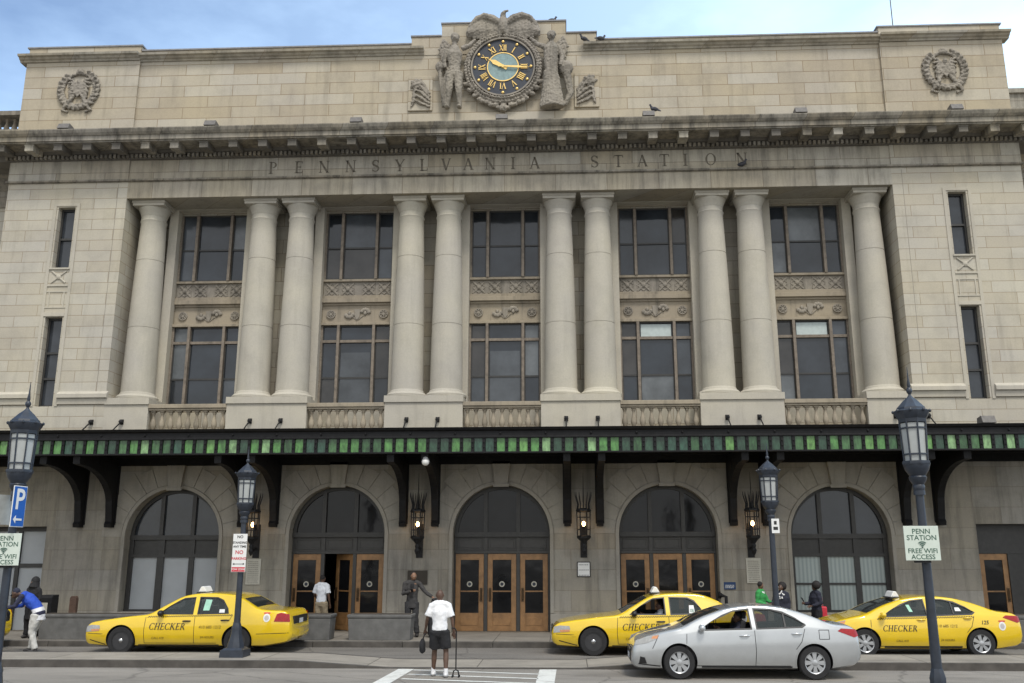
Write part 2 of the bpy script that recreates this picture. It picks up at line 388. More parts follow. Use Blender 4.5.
def glyph(c):
    if c == 'I': return _stem(.16), .32
    if c == 'P': return _stem(.18) + _arc(.32, .73, .25, .235, -90, 90, TK, TN), .66
    if c == 'E': return _stem(.18) + [_q((.2, .03), (.62, .03), TN), _q((.2, .97), (.60, .97), TN), _q((.2, .52), (.5, .52), TN), _q((.62, 0), (.64, .2), .05), _q((.6, 1), (.6, .82), .05), _q((.5, .43), (.5, .61), .05)], .70
    if c == 'F': return _stem(.18), .6
    if c == 'N': return _stem(.14, TN) + _stem(.72, TN) + [_q((.12, .97), (.70, .02), TK)], .86
    if c == 'H': return _stem(.18) + _stem(.70) + [_q((.2, .51), (.7, .51), TN)], .88
    if c == 'L': return _stem(.18) + [_q((.2, .03), (.60, .03), TN), _q((.6, 0), (.63, .22), .05)], .66
    if c == 'K': return _stem(.18) + [_q((.22, .42), (.66, .97), TN), _q((.34, .56), (.74, .03), TK)] + _sf(.66, .955) + _sf(.75, 0), .86
    if c == 'R': return _stem(.18) + _arc(.32, .75, .23, .215, -90, 90, TK, TN) + [_q((.36, .52), (.70, .03), TK)] + _sf(.72, 0, .1), .80
    if c == 'T': return _stem(.36) + [_q((.02, .97), (.70, .97), TN), _q((.03, .99), (.0, .8), .05), _q((.69, .99), (.72, .8), .05)], .72
    if c == 'Y': return _stem(.38, TK, 0, .45) + [_q((.38, .42), (.10, .97), TK), _q((.38, .42), (.68, .97), TN)] + _sf(.09, .955) + _sf(.69, .955, .1), .76
    if c == 'V': return [_q((.39, .02), (.11, .97), TK), _q((.39, .02), (.67, .97), TN)] + _sf(.1, .955) + _sf(.68, .955, .1), .78
    if c == 'A': return [_q((.10, .02), (.40, .99), TN), _q((.39, .98), (.70, .02), TK), _q((.22, .34), (.58, .34), TN * .8)] + _sf(.1, 0, .1) + _sf(.71, 0), .80
    if c == 'O': return _arc(.42, .5, .34, .48, 0, 360, TK, TN, 26), .84
    if c == 'C': return _arc(.44, .5, .36, .48, 42, 318, TK, TN, 22) + [_q((.72, .98), (.72, .72), .05), _q((.72, .02), (.72, .2), .04)], .80
    if c == 'S': return _arc(.30, .74, .22, .235, 20, 235, TK, TN) + _arc(.30, .27, .24, .245, 215, 415, TK, TN)[0:] + [_q((.14, .60), (.46, .42), TK), _q((.52, .98), (.52, .74), .045), _q((.08, .02), (.08, .26), .045)], .6
    if c == 'X': return [_q((.1, .97), (.62, .03), TK), _q((.6, .97), (.1, .03), TN)] + _sf(.1, .955, .1) + _sf(.62, .955, .1) + _sf(.1, 0, .1) + _sf(.62, 0, .1), .72
    return [], .4
def word(txt, h, sp=.06, shear=0):
    """list of quads (u,v) and total width; v from 0 to h"""
    x = 0; out = []
    for c in txt:
        q, wd = glyph(c)
        for p in q: out.append([((a + x + shear * b) * h, b * h) for a, b in p])
        x += wd + sp
    return out, x * h

# ================================================================= SETTING: ground
g = MB(); g.box(-400, 400, -400, 500, -.5, 0); tag(g.build('road', m_road), kind='structure')
g = MB(); g.add([(-60, -5.85, .004), (60, -5.85, .004), (60, -3.1, .004), (-60, -3.1, .004)], [(0, 1, 2, 3)]); tag(g.build('taxi_lane', m_lane), kind='structure')
g = MB(); g.box(-60, 60, -2.94, 0.45, -.1, .15); g.box(-60, -12.75, .45, 60, -.1, .149); g.box(12.75, 60, .45, 60, -.1, .149); tag(g.build('pavement', m_walk), kind='structure')
def kerb(name, x0, x1, y0, y1, z):
    k = MB(); x = x0; i = 0
    while x < x1 - .01:
        e = min(x + 2.4, x1); k.box(x + .005, e - .005, y0, y1, -.1, z + .002 * (i % 2)); x = e; i += 1
    return tag(k.build(name, m_kerb, bevel=.015), kind='structure')
kerb('pavement_kerb', -60, 60, -3.10, -2.94, .152)
# central reservation with a dropped crossing
def med_z(x):
    a = abs(x - .15)
    return .02 if a < 2.1 else (.15 if a > 4.1 else .02 + .13 * (a - 2.1) / 2.0)
g = MB(); xs = [-60, -20, -10] + [-4.0 + .25 * i for i in range(34)] + [10, 20, 60]
for a, b in zip(xs, xs[1:]):
    za, zb = med_z(a), med_z(b)
    g.add([(a, -7.55, za), (b, -7.55, zb), (b, -6.0, zb), (a, -6.0, za)], [(0, 1, 2, 3)])
tag(g.build('median_island', m_med), kind='structure')
g = MB()
for y0, y1 in ((-7.7, -7.55), (-6.0, -5.85)):
    for a, b in zip(xs, xs[1:]):
        za, zb = med_z(a) + .001, med_z(b) + .001
        g.add([(a, y0, -.1), (b, y0, -.1), (b, y1, -.1), (a, y1, -.1), (a, y0, za), (b, y0, zb), (b, y1, zb), (a, y1, za)],
              [(0, 1, 5, 4), (2, 3, 7, 6), (4, 5, 6, 7)])
tag(g.build('median_kerb', m_kerb), kind='structure')
g = MB(); g.box(-60, 60, -40, -14.9, -.1, .15); tag(g.build('near_pavement', m_walk), kind='structure')
# crosswalk
g = MB()
def strip(x0, y0, x1, y1, wd, z=.006):
    a = Vector((x0, y0, 0)); b = Vector((x1, y1, 0)); d = (b - a).normalized(); n = Vector((-d.y, d.x, 0)) * wd / 2
    g.add([(*(p.xy), z) for p in (a - n, b - n, b + n, a + n)], [(0, 1, 2, 3)])
strip(-1.50, -7.78, -1.80, -14.5, .34); strip(1.55, -7.78, 1.50, -14.5, .36)
for i in range(9):
    y = -7.95 - i * .72
    strip(-1.32, y, 1.38, y - .62, .13)
tag(g.build('crosswalk_marking', m_paint), kind='structure')

# ================================================================= STATION
st = empty('railway_station', (0, 0, 0), 0, 'long pale limestone station front with paired columns, roof clock and black canopy', 'train station')
AX = [-10.15, -5.03, 0, 5.03, 10.15]
holes = []
for i, c in enumerate(AX):
    holes.append(arch(c, 1.47, .72 if i in (0, 4) else .151, 2.93 if i in (0, 4) else 3.0))
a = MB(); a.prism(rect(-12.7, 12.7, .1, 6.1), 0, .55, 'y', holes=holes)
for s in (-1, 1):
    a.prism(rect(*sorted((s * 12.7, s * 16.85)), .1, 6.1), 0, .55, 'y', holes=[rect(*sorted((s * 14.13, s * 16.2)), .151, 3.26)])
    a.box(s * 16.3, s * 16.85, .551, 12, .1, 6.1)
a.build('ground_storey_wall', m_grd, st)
# low granite base course and string courses
segs = [(-16.87, -16.2), (-14.13, -11.62), (-8.68, -6.5), (-3.56, -1.47), (1.47, 3.56), (6.5, 8.68), (11.62, 14.13), (16.2, 16.87)]
for x0, x1 in segs: a = MB(); a.box(x0, x1, -.05, .0 - .001, .15, .68); a.build('base_course', m_vous, st, bevel=.01)
# voussoirs, keystones, arch mouldings
for i, c in enumerate(AX):
    a = MB(); zs = 2.93 if i in (0, 4) else 3.0; n = 13
    for k in range(n):
        t0 = PI * k / n + .006; t1 = PI * (k + 1) / n - .006; ro = 2.22 + (.16 if k % 2 else 0)
        if k == n // 2: continue
        P = lambda r, t: (c + r * math.cos(t), zs + r * math.sin(t))
        a.prism([P(1.60, t0), P(ro, t0 + .0), P(ro, (t0 + t1) / 2), P(ro, t1), P(1.60, t1), P(1.60, (t0 + t1) / 2)], -.022, .0, 'y')
    a.build('arch_voussoirs', m_vous, st)
    a = MB(); ring = []
    for k in range(33): t = PI * k / 32; ring.append((c + 1.58 * math.cos(t), zs + 1.58 * math.sin(t)))
    inn = [(c + 1.475 * math.cos(PI * k / 32), zs + 1.475 * math.sin(PI * k / 32)) for k in range(32, -1, -1)]
    a.prism(ring + inn, -.045, .0, 'y')
    for s in (-1, 1): a.box(c + s * 1.475, c + s * 1.58, -.045, -.001, .70, zs - .001)
    a.build('arch_moulding', m_vous, st)
    a = MB(); a.prism([(c - .19, zs + 1.45), (c + .19, zs + 1.45), (c + .29, zs + 2.2), (c - .29, zs + 2.2)], -.16, -.02, 'y')
    a.prism([(c - .24, zs + 1.40), (c + .24, zs + 1.40), (c + .25, zs + 1.50), (c - .25, zs + 1.50)], -.19, -.161, 'y')
    a.build('keystone', m_vous, st, bevel=.015)
a = MB(); a.box(-12.68, 12.68, -.03, -.001, 5.20, 5.27); a.build('string_course', m_vous, st)

def arch_sash(c, zs, kind):
    """fanlight: dark frame filling the arch head, glass behind"""
    f = empty  # noqa
    a = MB(); r = 1.47; y0 = .33
    gl = [(c + (r - .01) * math.cos(PI * i / 28), zs + (r - .01) * math.sin(PI * i / 28)) for i in range(29)]
    # frame ring + bars
    ro = [(c + (r - .01) * math.cos(PI * i / 28), zs + (r - .01) * math.sin(PI * i / 28)) for i in range(29)]
    ri = [(c + (r - .12) * math.cos(PI * i / 28), zs + (r - .12) * math.sin(PI * i / 28)) for i in range(28, -1, -1)]
    a.prism(ro + ri, y0, y0 + .12, 'y')
    h = math.sqrt((r - .1) ** 2 - .5 ** 2)
    for s in (-1, 1): a.box(c + s * .5 - .06, c + s * .5 + .06, y0 - .02, y0 + .1, zs, zs + h)
    a.box(c - r + .02, c + r - .02, y0 - .04, y0 + .12, zs - .08, zs + .06)
    fr = a.build('fanlight_window', m_frame if kind else m_frame, st)
    b = MB(); b.prism(gl, y0 + .07, y0 + .09, 'y'); b.build('pane', m_glassd if kind == 'door' else m_glass, fr)
    return fr
def door_leaf(x0, x1, z0, z1, parent=None, y=0, hinge=None, ang=0, handle=1, sticker=True, name='door'):
    M = Matrix.Identity(4)
    if hinge is not None: M = Matrix.Translation((hinge, y, 0)) @ Matrix.Rotation(ang, 4, 'Z') @ Matrix.Translation((-hinge, -y, 0))
    st_ = .15
    a = MB()
    a.box(x0, x0 + st_, y, y + .06, z0, z1); a.box(x1 - st_, x1, y, y + .06, z0, z1)
    a.box(x0 + st_, x1 - st_, y, y + .06, z1 - .18, z1); a.box(x0 + st_, x1 - st_, y, y + .06, z0, z0 + .52)
    a.box(x0 + st_ + .03, x1 - st_ - .03, y - .012, y - .001, z0 + .16, z0 + .40)
    a.box(x0 + st_, x1 - st_, y + .012, y + .045, z0 + 1.13, z0 + 1.17)
    a.xf(M); d = a.build(name, m_wood, parent or st, bevel=.006)
    b = MB(); b.box(x0 + st_, x1 - st_, y + .025, y + .035, z0 + .52, z1 - .18); b.xf(M); b.build('door_glass', m_glassd, d)
    hx = x0 + st_ / 2 if handle > 0 else x1 - st_ / 2
    b = MB(); b.box(hx - .04, hx + .04, y - .02, y - .001, z0 + .85, z0 + 1.25); b.tube([(hx, y - .02, z0 + .9), (hx, y - .07, z0 + .93), (hx, y - .07, z0 + 1.17), (hx, y - .02, z0 + 1.2)], .013, 6); b.xf(M); b.build('handle', m_bronze, d)
    if sticker:
        b = MB(); b.lathe([(.085, 0), (.085, .003)], (x0 + x1) / 2, y + .02, z0 + 1.36, 16, axis='y'); b.xf(M); o = b.build('round_sticker', m_plq, d)
        b = MB(); b.lathe([(.05, 0), (.05, .003)], (x0 + x1) / 2 , y + .015, z0 + 1.36, 14, axis='y'); b.xf(M); b.build('sticker_mark', m_dial, d)
    return d
for i, c in enumerate(AX):
    if i in (0, 4):
        zs = 2.93; arch_sash(c, zs, '')
        a = MB(); y0 = .33
        for x in (-1.47, -.63, .33 - .02, ): pass
        for x0, x1 in ((-1.46, -1.33), (-.56, -.35), (.44, .60), (1.33, 1.46)): a.box(c + x0, c + x1, y0, y0 + .12, .72, 2.849)
        a.box(c - 1.46, c + 1.46, y0 - .01, y0 + .11, 2.32, 2.42); a.box(c - 1.46, c + 1.46, y0 - .02, y0 + .13, .70, .78)
        a.box(c - 1.33, c + 1.33, y0 + .05, y0 + .10, 2.421, 2.848, m_grey)
        if i == 4: a.box(c - 1.33, c + 1.33, y0 + .02, y0 + .1, 1.50, 1.56)
        a.mats = [m_frame if m is None else m for m in a.mats]
        wn_ = a.build('shop_window', m_frame, st) if not a.mats else None
        if wn_ is None:
            # colour everything with the frame paint
            a.mats = []; wn_ = a.build('arched_window', m_frame, st)
        for x0, x1 in ((-1.33, -.56), (-.35, .44), (.60, 1.33)):
            b = MB(); b.box(c + x0, c + x1, y0 + .07, y0 + .09, .78, 2.32); b.build('pane', m_blank if i == 0 else m_curt, wn_)
        a = MB(); a.box(c - 1.62, c + 1.62, -.10, .30, .62, .718); a.build('window_sill', m_vous, st, bevel=.01)
    else:
        zs = 3.0; arch_sash(c, zs, 'door')
        a = MB(); y0 = .36
        for x0, x1 in ((-1.46, -1.42), (-.55, -.44), (.44, .55), (1.40, 1.46)): a.box(c + x0, c + x1, y0, y0 + .12, .151, 2.919)
        a.box(c - 1.46, c + 1.46, y0 - .02, y0 + .12, 2.42, 2.50)
        a.box(c - 1.46, c + 1.46, y0 + .04, y0 + .09, 2.50, 2.92)
        for x0, x1 in ((-1.36, -.60), (-.40, .40), (.60, 1.36)):
            a.box(c + x0, c + x1, y0 + .02, y0 + .039, 2.56, 2.60); a.box(c + x0, c + x1, y0 + .02, y0 + .039, 2.83, 2.87)
            for x in (x0, x1 - .04): a.box(c + x, c + x + .04, y0 + .02, y0 + .039, 2.60, 2.83)
        a.build('door_frame', m_grey, st, bevel=.006)
        z1 = 2.415
        door_leaf(c - 1.415, c - .555, .16, z1, y=y0 + .02, handle=-1 if i != 1 else 1)
        if i == 1: door_leaf(c - .435, c + .435, .16, z1, y=y0 + .02, hinge=c + .435, ang=R(-42), handle=1, sticker=False)
        else: door_leaf(c - .435, c + .435, .16, z1, y=y0 + .02, handle=1, sticker=(i == 2))
        door_leaf(c + .555, c + 1.395, .16, z1, y=y0 + .02, handle=1)
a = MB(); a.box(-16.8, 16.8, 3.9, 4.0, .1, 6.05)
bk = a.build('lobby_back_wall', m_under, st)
# side bays: grey window at left, oak door at right
a = MB(); a.box(-16.2, -14.13, .35, .47, 3.12, 3.26); a.box(-16.2, -14.13, .36, .46, 2.02, 2.14)
for x in (-16.2, -15.2, -14.25): a.box(x, x + .12, .34, .46, .151, 3.119)
wl = a.build('side_window', m_frame, st)
b = MB(); b.box(-16.1, -14.2, .41, .43, .16, 3.12); b.build('pane', m_blank, wl)
a = MB(); a.box(14.13, 16.2, .35, .47, 2.40, 2.50); a.box(14.13, 16.2, .38, .42, 2.50, 3.26)
for x0, x1 in ((14.131, 14.26), (15.10, 15.22), (16.06, 16.199)): a.box(x0, x1, .34, .46, .151, 2.399)
a.build('door_frame', m_frame, st)
door_leaf(14.265, 15.095, .16, 2.395, y=.38, handle=-1, sticker=False); a = MB(); a.box(15.221, 16.06, .38, .42, .151, 2.399); a.build('side_panel', m_frame, st)

# pavilion upper walls
for s in (-1, 1):
    X = lambda a_, b_: sorted((s * a_, s * b_))
    hs = [rect(*X(14.42, 15.0), 7.02, 9.98), rect(*X(14.42, 15.0), 11.66, 13.79)]
    a = MB(); a.prism(rect(*X(12.7, 16.85), 6.1, 14.68), 0, .5, 'y', holes=hs)
    a.box(s * 12.7, s * 13.2, .501, 1.6, 6.1, 14.68); a.box(s * 16.3, s * 16.85, .501, 12, 6.1, 14.68)
    a.build('pavilion_wall', m_ash, st)
    a = MB()                                     # recessed seam + surrounds
    for x in (14.26, 15.06):
        a.box(s * x, s * (x + .10), -.025, -.001, 7.02, 13.92)
    a.box(*X(14.361, 15.059), -.025, -.001, 13.83, 13.92)
    a.box(*X(14.361, 15.059), -.03, -.001, 10.0, 10.12); a.box(*X(14.361, 15.059), -.02, -.001, 10.28, 10.32); a.box(*X(14.361, 15.059), -.02, -.001, 10.82, 10.86)
    for x in (14.44, 14.94): a.box(*X(x, x + .04), -.02, -.001, 10.321, 10.819)
    a.box(*X(14.361, 15.059), -.05, -.001, 11.60, 11.655); a.box(*X(14.361, 15.059), -.03, -.001, 11.02, 11.08)
    for t in (-1, 1): a.tube([(s * 14.71 - .24, -.01, 11.34 - t * .2), (s * 14.71 + .24, -.01, 11.34 + t * .2)], .03, 6)
    a.ball((s * 14.71, -.01, 11.34), (.09, .05, .09), 8)
    a.build('window_surround', m_plain, st)
    a = MB(); a.box(s * 13.02, s * 13.035, -.003, -.001, 7.5, 14.6); a.build('wall_seam', m_tan, st)
    for z0, z1, bars in ((7.02, 9.98, (7.95, 8.8)), (11.66, 13.79, (12.72,))):
        a = MB()
        for x0, x1 in ((14.425, 14.49), (14.93, 14.995)): a.box(s * x0, s * x1, .22, .30, z0, z1)
        a.box(*X(14.49, 14.93), .22, .30, z0, z0 + .07); a.box(*X(14.49, 14.93), .22, .30, z1 - .07, z1)
        for z in bars: a.box(*X(14.49, 14.93), .20, .29, z - .035, z + .035)
        f = a.build('narrow_window', m_frame, st)
        b = MB(); b.box(*X(14.47, 14.95), .27, .28, z0 + .02, z1 - .02); b.build('pane', m_glass, f)
    for x0, x1 in ((12.62, 14.26), (15.16, 16.90)):
        a = MB()                                 # base moulding of the pavilion
        a.extr([(0 - .001, 7.08), (-.05, 7.08), (-.07, 7.25), (-.13, 7.28), (-.13, 7.40), (-.06, 7.46), (-.001, 7.50)], s * x0, s * x1)
        a.build('base_moulding', m_plain, st)
# pedestals under the columns, plinth band
PED = [(-12.7, -11.28), (-8.75, -6.18), (-3.70, -1.23), (1.23, 3.70), (6.18, 8.75), (11.28, 12.7)]
for x0, x1 in PED:
    a = MB(); a.box(x0, x1, -.001, 1.6, 6.101, 7.27)
    a.box(x0 + (0 if x0 < -12 else -.02), x1 + (.02 if x1 < 12 else 0), -.05, -.002, 7.06, 7.27)
    xm = (x0 + x1) / 2
    if abs(xm) < 11: a.box(xm - .008, xm + .008, -.006, -.0015, 6.11, 7.05, m_tan); a.mats = [m_plain, m_tan] if False else a.mats
    if a.mats: a.mats = []
    a.build('column_pedestal', m_plain, st)
# balustrades
for x0, x1 in ((-11.28, -8.75), (-6.18, -3.70), (-1.23, 1.23), (3.70, 6.18), (8.75, 11.28)):
    a = MB(); a.box(x0 + .001, x1 - .001, -.02, .30, 6.93, 7.06); a.box(x0 + .001, x1 - .001, .02, .26, 6.86, 6.929); a.box(x0 + .001, x1 - .001, .0, .28, 6.102, 6.22)
    rl = a.build('balustrade', m_terra, st, bevel=.012)
    n = 9
    for k in range(n):
        x = x0 + (k + .5) * (x1 - x0) / n
        b = MB(); b.box(x - .075, x + .075, .065, .215, 6.221, 6.27); b.box(x - .075, x + .075, .065, .215, 6.81, 6.859)
        b.lathe([(.05, .05), (.085, .13), (.095, .20), (.07, .32), (.04, .43), (.038, .50), (.065, .55), (.055, .59)], x, .14, 6.22, 10)
        b.build('baluster', m_terra, rl, smooth=40)
# loggia: back wall, floor and soffit
wh = [rect(c - 1.2, c + 1.2, 7.2, 13.95) for c in AX]
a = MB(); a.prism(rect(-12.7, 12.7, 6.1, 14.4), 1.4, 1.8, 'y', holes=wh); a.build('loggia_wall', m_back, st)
a = MB(); a.box(-12.7, 12.7, .31, 1.399, 6.101, 6.3); a.build('loggia_floor', m_plain, st)
wr = random.Random(21)
for c in AX:
    a = MB()
    for s in (-1, 1): a.box(c + s * 1.2, c + s * 1.50, 1.12, 1.399, 6.4, 14.05)
    a.box(c - 1.5, c + 1.5, 1.10, 1.399, 14.051, 14.07); a.build('window_pilaster', m_plain, st)
    # spandrel between the two floors of windows
    a = MB(); y = 1.5
    a.box(c - 1.2, c + 1.2, y, y + .25, 9.93, 11.52)
    a.box(c - 1.2, c + 1.2, y - .14, y - .001, 10.72, 10.86); a.box(c - 1.2, c + 1.2, y - .08, y - .001, 10.861, 10.98)
    a.box(c - 1.2, c + 1.2, y - .14, y - .001, 9.93, 10.02); a.box(c - 1.2, c + 1.2, y - .05, y - .001, 10.64, 10.719); a.box(c - 1.2, c + 1.2, y - .10, y - .001, 11.47, 11.55)
    pan = a.build('spandrel_panel', m_terra, st, bevel=.008)
    b = MB()
    for xx in (-.9, -.36, 0, .36, .9):           # diagonal lattice frieze
        if xx == 0: continue
        for t in (-1, 1): b.tube([(c + xx - .21, y - .012, 11.22 - t * .21), (c + xx + .21, y - .012, 11.22 + t * .21)], .038, 6)
        b.ball((c + xx, y - .02, 11.22), (.085, .06, .085), 8); b.tube([(c + xx - .22, y - .01, 11.22), (c + xx, y - .02, 11.42), (c + xx + .22, y - .01, 11.22), (c + xx, y - .02, 11.02), (c + xx - .22, y - .01, 11.22)], .024, 6); b.box(c + xx - .22, c + xx - .20, y - .03, y - .001, 11.0, 11.46); b.box(c + xx + .20, c + xx + .22, y - .03, y - .001, 11.0, 11.46)
    b.box(c - 1.19, c + 1.19, y - .012, y - .002, 10.99, 11.46); b.build('lattice_relief', m_sculp, pan, smooth=40)
    b = MB()
    for xx in (-.9, .9):
        b.lathe([(.001, -.06), (.05, -.06), (.06, -.02), (.11, -.02), (.12, -.05), (.15, -.05), (.16, 0)], c + xx, y, 10.33, 16, axis='y', cap=False)
        for k in range(8): t = k * PI / 4; b.ball((c + xx + .085 * math.cos(t), y - .03, 10.33 + .085 * math.sin(t)), .032, 6)
    for s in (-1, 1):
        for k in range(5): t = s * (R(20) + k * R(32)); b.ball((c + s * .27 + .13 * math.cos(t), y - .02, 10.36 + .13 * math.sin(t)), (.075, .05, .075), 7)
        b.ball((c + s * .27, y - .02, 10.36), (.06, .05, .08), 8); b.tube([(c + s * .2, y - .01, 10.28), (c + s * .03, y - .01, 10.14)], .02, 6)
    b.prism([(c - .1, 10.5), (c + .1, 10.5), (c + .08, 10.25), (c, 10.12), (c - .08, 10.25)], y - .04, y - .001, 'y')
    b.build('rosette_relief', m_sculp, pan, smooth=50)
    # bronze-brown mullions and sashes
    for z0, z1, bars in ((7.2, 9.93, (8.13, 9.38)), (11.551, 13.95, (12.68,))):
        a = MB()
        for x in (-.6, .6): a.box(c + x - .045, c + x + .045, 1.36, 1.52, z0 + .001, z1 - .001)
        for x in (-1.17, 1.17): a.box(c + x - .03, c + x + .03, 1.44, 1.54, z0 + .001, z1 - .001)
        if len(bars) == 2: a.box(c - 1.14, c + 1.14, 1.43, 1.53, bars[1] - .045, bars[1] + .045)
        mb_ = a.build('window', m_mull, st)
        a = MB(); a.box(c - 1.14, c + 1.14, 1.47, 1.53, bars[0] - .03, bars[0] + .03)
        for x0, x1 in ((-1.14, -.645), (-.555, .555), (.645, 1.14)):
            for z in (z0 + .002, z1 - .05): a.box(c + x0, c + x1, 1.475, 1.535, z, z + .048)
            a.box(c + x0, c + x0 + .035, 1.48, 1.53, z0 + .05, z1 - .05); a.box(c + x1 - .035, c + x1, 1.48, 1.53, z0 + .05, z1 - .05)
        a.build('sash', m_frame, mb_)
        for q, (x0, x1) in enumerate(((-1.14, -.645), (-.555, .555), (.645, 1.14))):
            zc = bars[0]
            for za, zb_ in ((z0 + .01, zc - .001), (zc + .001, z1 - .01)):
                tx, tz = wr.uniform(-.012, .012), wr.uniform(-.018, .018)
                b = MB(); b.box(-(x1 - x0) / 2, (x1 - x0) / 2, 0, .012, -(zb_ - za) / 2, (zb_ - za) / 2); b.xf(Matrix.Translation((c + (x0 + x1) / 2, 1.505, (za + zb_) / 2)) @ Matrix.Rotation(tx, 4, 'Z') @ Matrix.Rotation(tz, 4, 'X'))
                b.build('pane', wr.choice([GV[0], GV[0], GV[0], GV[1], GV[3], m_glass, GV[2]]), mb_)
        if len(bars) == 2 and c > 4:
            b = MB(); b.box(c - .50, c + .50, 1.485, 1.497, 9.44, 9.85); b.build('blind', m_blind, mb_)
        if len(bars) == 2 and c in (AX[1], AX[2]):
            b = MB(); b.box(c - .50, c + .50, 1.488, 1.497, 7.25, 9.0); b.build('blind', m_glass2, mb_)
# soffit beam
a = MB(); a.box(-12.69, 12.69, .02, 1.75, 14.08, 14.66)
for c in AX:
    pass
a.build('soffit', m_back, st)
a = MB()
a.box(-12.7, 12.7, -.001, .019, 14.075, 14.66); a.build('architrave', m_frieze, st)
# columns
cp = MB()
prof = [(.60, .0), (.66, .03), (.67, .10), (.60, .17), (.555, .19), (.545, .24)]
H = 6.05
for k in range(13):
    t = k / 12; r = .525 - .115 * t ** 1.6; prof.append((r, .26 + t * 5.84))
prof += [(.43, 6.14), (.44, 6.17), (.415, 6.20), (.41, 6.33), (.43, 6.36), (.43, 6.40), (.45, 6.44), (.49, 6.54), (.52, 6.60), (.52, 6.63)]
def colmesh(mb, x, y, z):
    pr_ = []
    for r, h in prof: pr_.append((r, h))
    # two drum joints: narrow grooves
    for zj in (2.42, 4.75):
        out_ = []
        done = False
        for (r0, h0), (r1, h1) in zip(pr_, pr_[1:]):
            out_.append((r0, h0))
            if h0 < zj <= h1 and not done:
                rj = r0 + (r1 - r0) * (zj - h0) / (h1 - h0)
                out_ += [(rj, zj - .012), (rj - .012, zj - .004), (rj - .012, zj + .004), (rj, zj + .012)]; done = True
        out_.append(pr_[-1]); pr_ = out_
    mb.lathe(pr_, x, y, z, 40)
    mb.box(x - .54, x + .54, y - .54, y + .54, z + 6.631, z + 6.72); mb.box(x - .565, x + .565, y - .565, y + .565, z + 6.721, z + 6.80)
    mb.box(x - .66, x + .66, y - .66, y + .66, z + .0, z - .06) if False else None
colmesh(cp, 0, 0, 0); cmesh = cp.mesh('column', m_col, 35)
for x in (1.86, 3.13, 6.90, 8.19, 12.03):
    for s in (-1, 1):
        o = bpy.data.objects.new('column', cmesh); col.objects.link(o); o.parent = st; o.location = (s * x, .75, 7.272)
# frieze, taenia, inscription
a = MB()
a.box(-12.7, 12.7, 0, 1.0, 14.74, 15.44); a.build('frieze', m_frieze, st)
for s in (-1, 1):
    a = MB(); a.box(s * 12.701, s * 16.87, -.04, 1.0, 14.74, 15.44); a.box(s * 16.3, s * 16.86, 1.001, 12, 14.74, 15.44); a.build('frieze_end', m_frieze, st)
a = MB(); a.box(-16.92, 16.92, -.09, .9, 14.681, 14.739); a.box(-16.90, 16.90, -.05, .8, 14.662, 14.6805); a.build('taenia', m_corn, st)
xs_ = [-7.77, -6.88, -6.02, -5.12, -4.28, -3.46, -2.65, -1.90, -1.16, -.42, .34, 1.06, 3.05, 3.84, 4.63, 5.36, 6.05, 6.88, 7.90]
for ch, x in zip('PENNSYLVANIASTATION', xs_):
    a = MB(); q, wd = glyph(ch); hh = .42
    for p in q: a.prism([(x + (u - wd / 2) * hh, 14.87 + v * hh) for u, v in p], -.008, -.001, 'y')
    a.build('inscription_letter', m_letter, st)
# main cornice
a = MB()
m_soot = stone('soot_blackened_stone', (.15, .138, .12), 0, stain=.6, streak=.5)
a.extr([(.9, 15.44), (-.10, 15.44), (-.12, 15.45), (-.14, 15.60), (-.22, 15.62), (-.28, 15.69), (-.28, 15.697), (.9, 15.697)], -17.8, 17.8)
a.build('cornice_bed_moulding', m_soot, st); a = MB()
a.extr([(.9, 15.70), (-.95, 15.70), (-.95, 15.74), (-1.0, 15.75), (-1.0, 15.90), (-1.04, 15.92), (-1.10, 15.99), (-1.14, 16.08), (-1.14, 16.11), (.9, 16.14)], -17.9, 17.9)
x = -16.95
while x < 16.95: a.box(x, x + .085, -.23, -.139, 15.46, 15.585); x += .15
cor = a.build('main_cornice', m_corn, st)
mrr = random.Random(8)
for k in range(-17, 18):
    x = k * .985; b = MB()
    b.prism([(-.281, 15.699), (-.88, 15.699), (-.88, 15.47), (-.62, 15.47), (-.50, 15.52), (-.281, 15.52)], x - .145, x + .145, 'x')
    b.box(x - .165, x + .165, -.90, -.30, 15.65, 15.698)
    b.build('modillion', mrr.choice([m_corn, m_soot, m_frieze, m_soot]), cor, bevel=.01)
# attic
a = MB(); a.box(-12.74, 12.74, .10, 1.1, 16.0, 19.20); a.box(-3.2, 3.2, .08, 1.1, 19.2, 19.90); a.box(-2.15, 2.15, .08, 1.1, 19.901, 20.37)
a.box(-12.74, -3.201, .10, 1.1, 19.42, 19.62); a.box(3.201, 12.74, .10, 1.1, 19.42, 19.62)
for s in (-1, 1): a.box(s * 12.741, s * 16.80, .02, 1.2, 16.0, 19.22); a.box(s * 12.741, s * 16.78, .05, 1.2, 19.46, 19.80); a.box(s * 15.8, s * 16.79, 1.201, 12, 16.0, 19.8)
a.build('attic_wall', m_attic, st)
a = MB(); a.box(-3.22, 3.22, .0, .079, 16.1, 16.95); a.build('clock_plinth', m_attic, st)
a = MB()
pf = lambda y: [(y + .3, 19.201), (y - .05, 19.201), (y - .07, 19.25), (y - .14, 19.28), (y - .17, 19.33), (y - .26, 19.35), (y - .28, 19.42), (y + .3, 19.42)]
for x0, x1 in ((-12.74, -2.75), (2.75, 12.74)): a = MB(); a.extr(pf(.10), x0, x1); a.build('attic_cornice', m_frieze, st)
for s in (-1, 1): a = MB(); a.extr([(u, v + .03) for u, v in pf(.02)], s * 12.741, s * 17.02); a.build('attic_cornice', m_frieze, st)
a = MB()
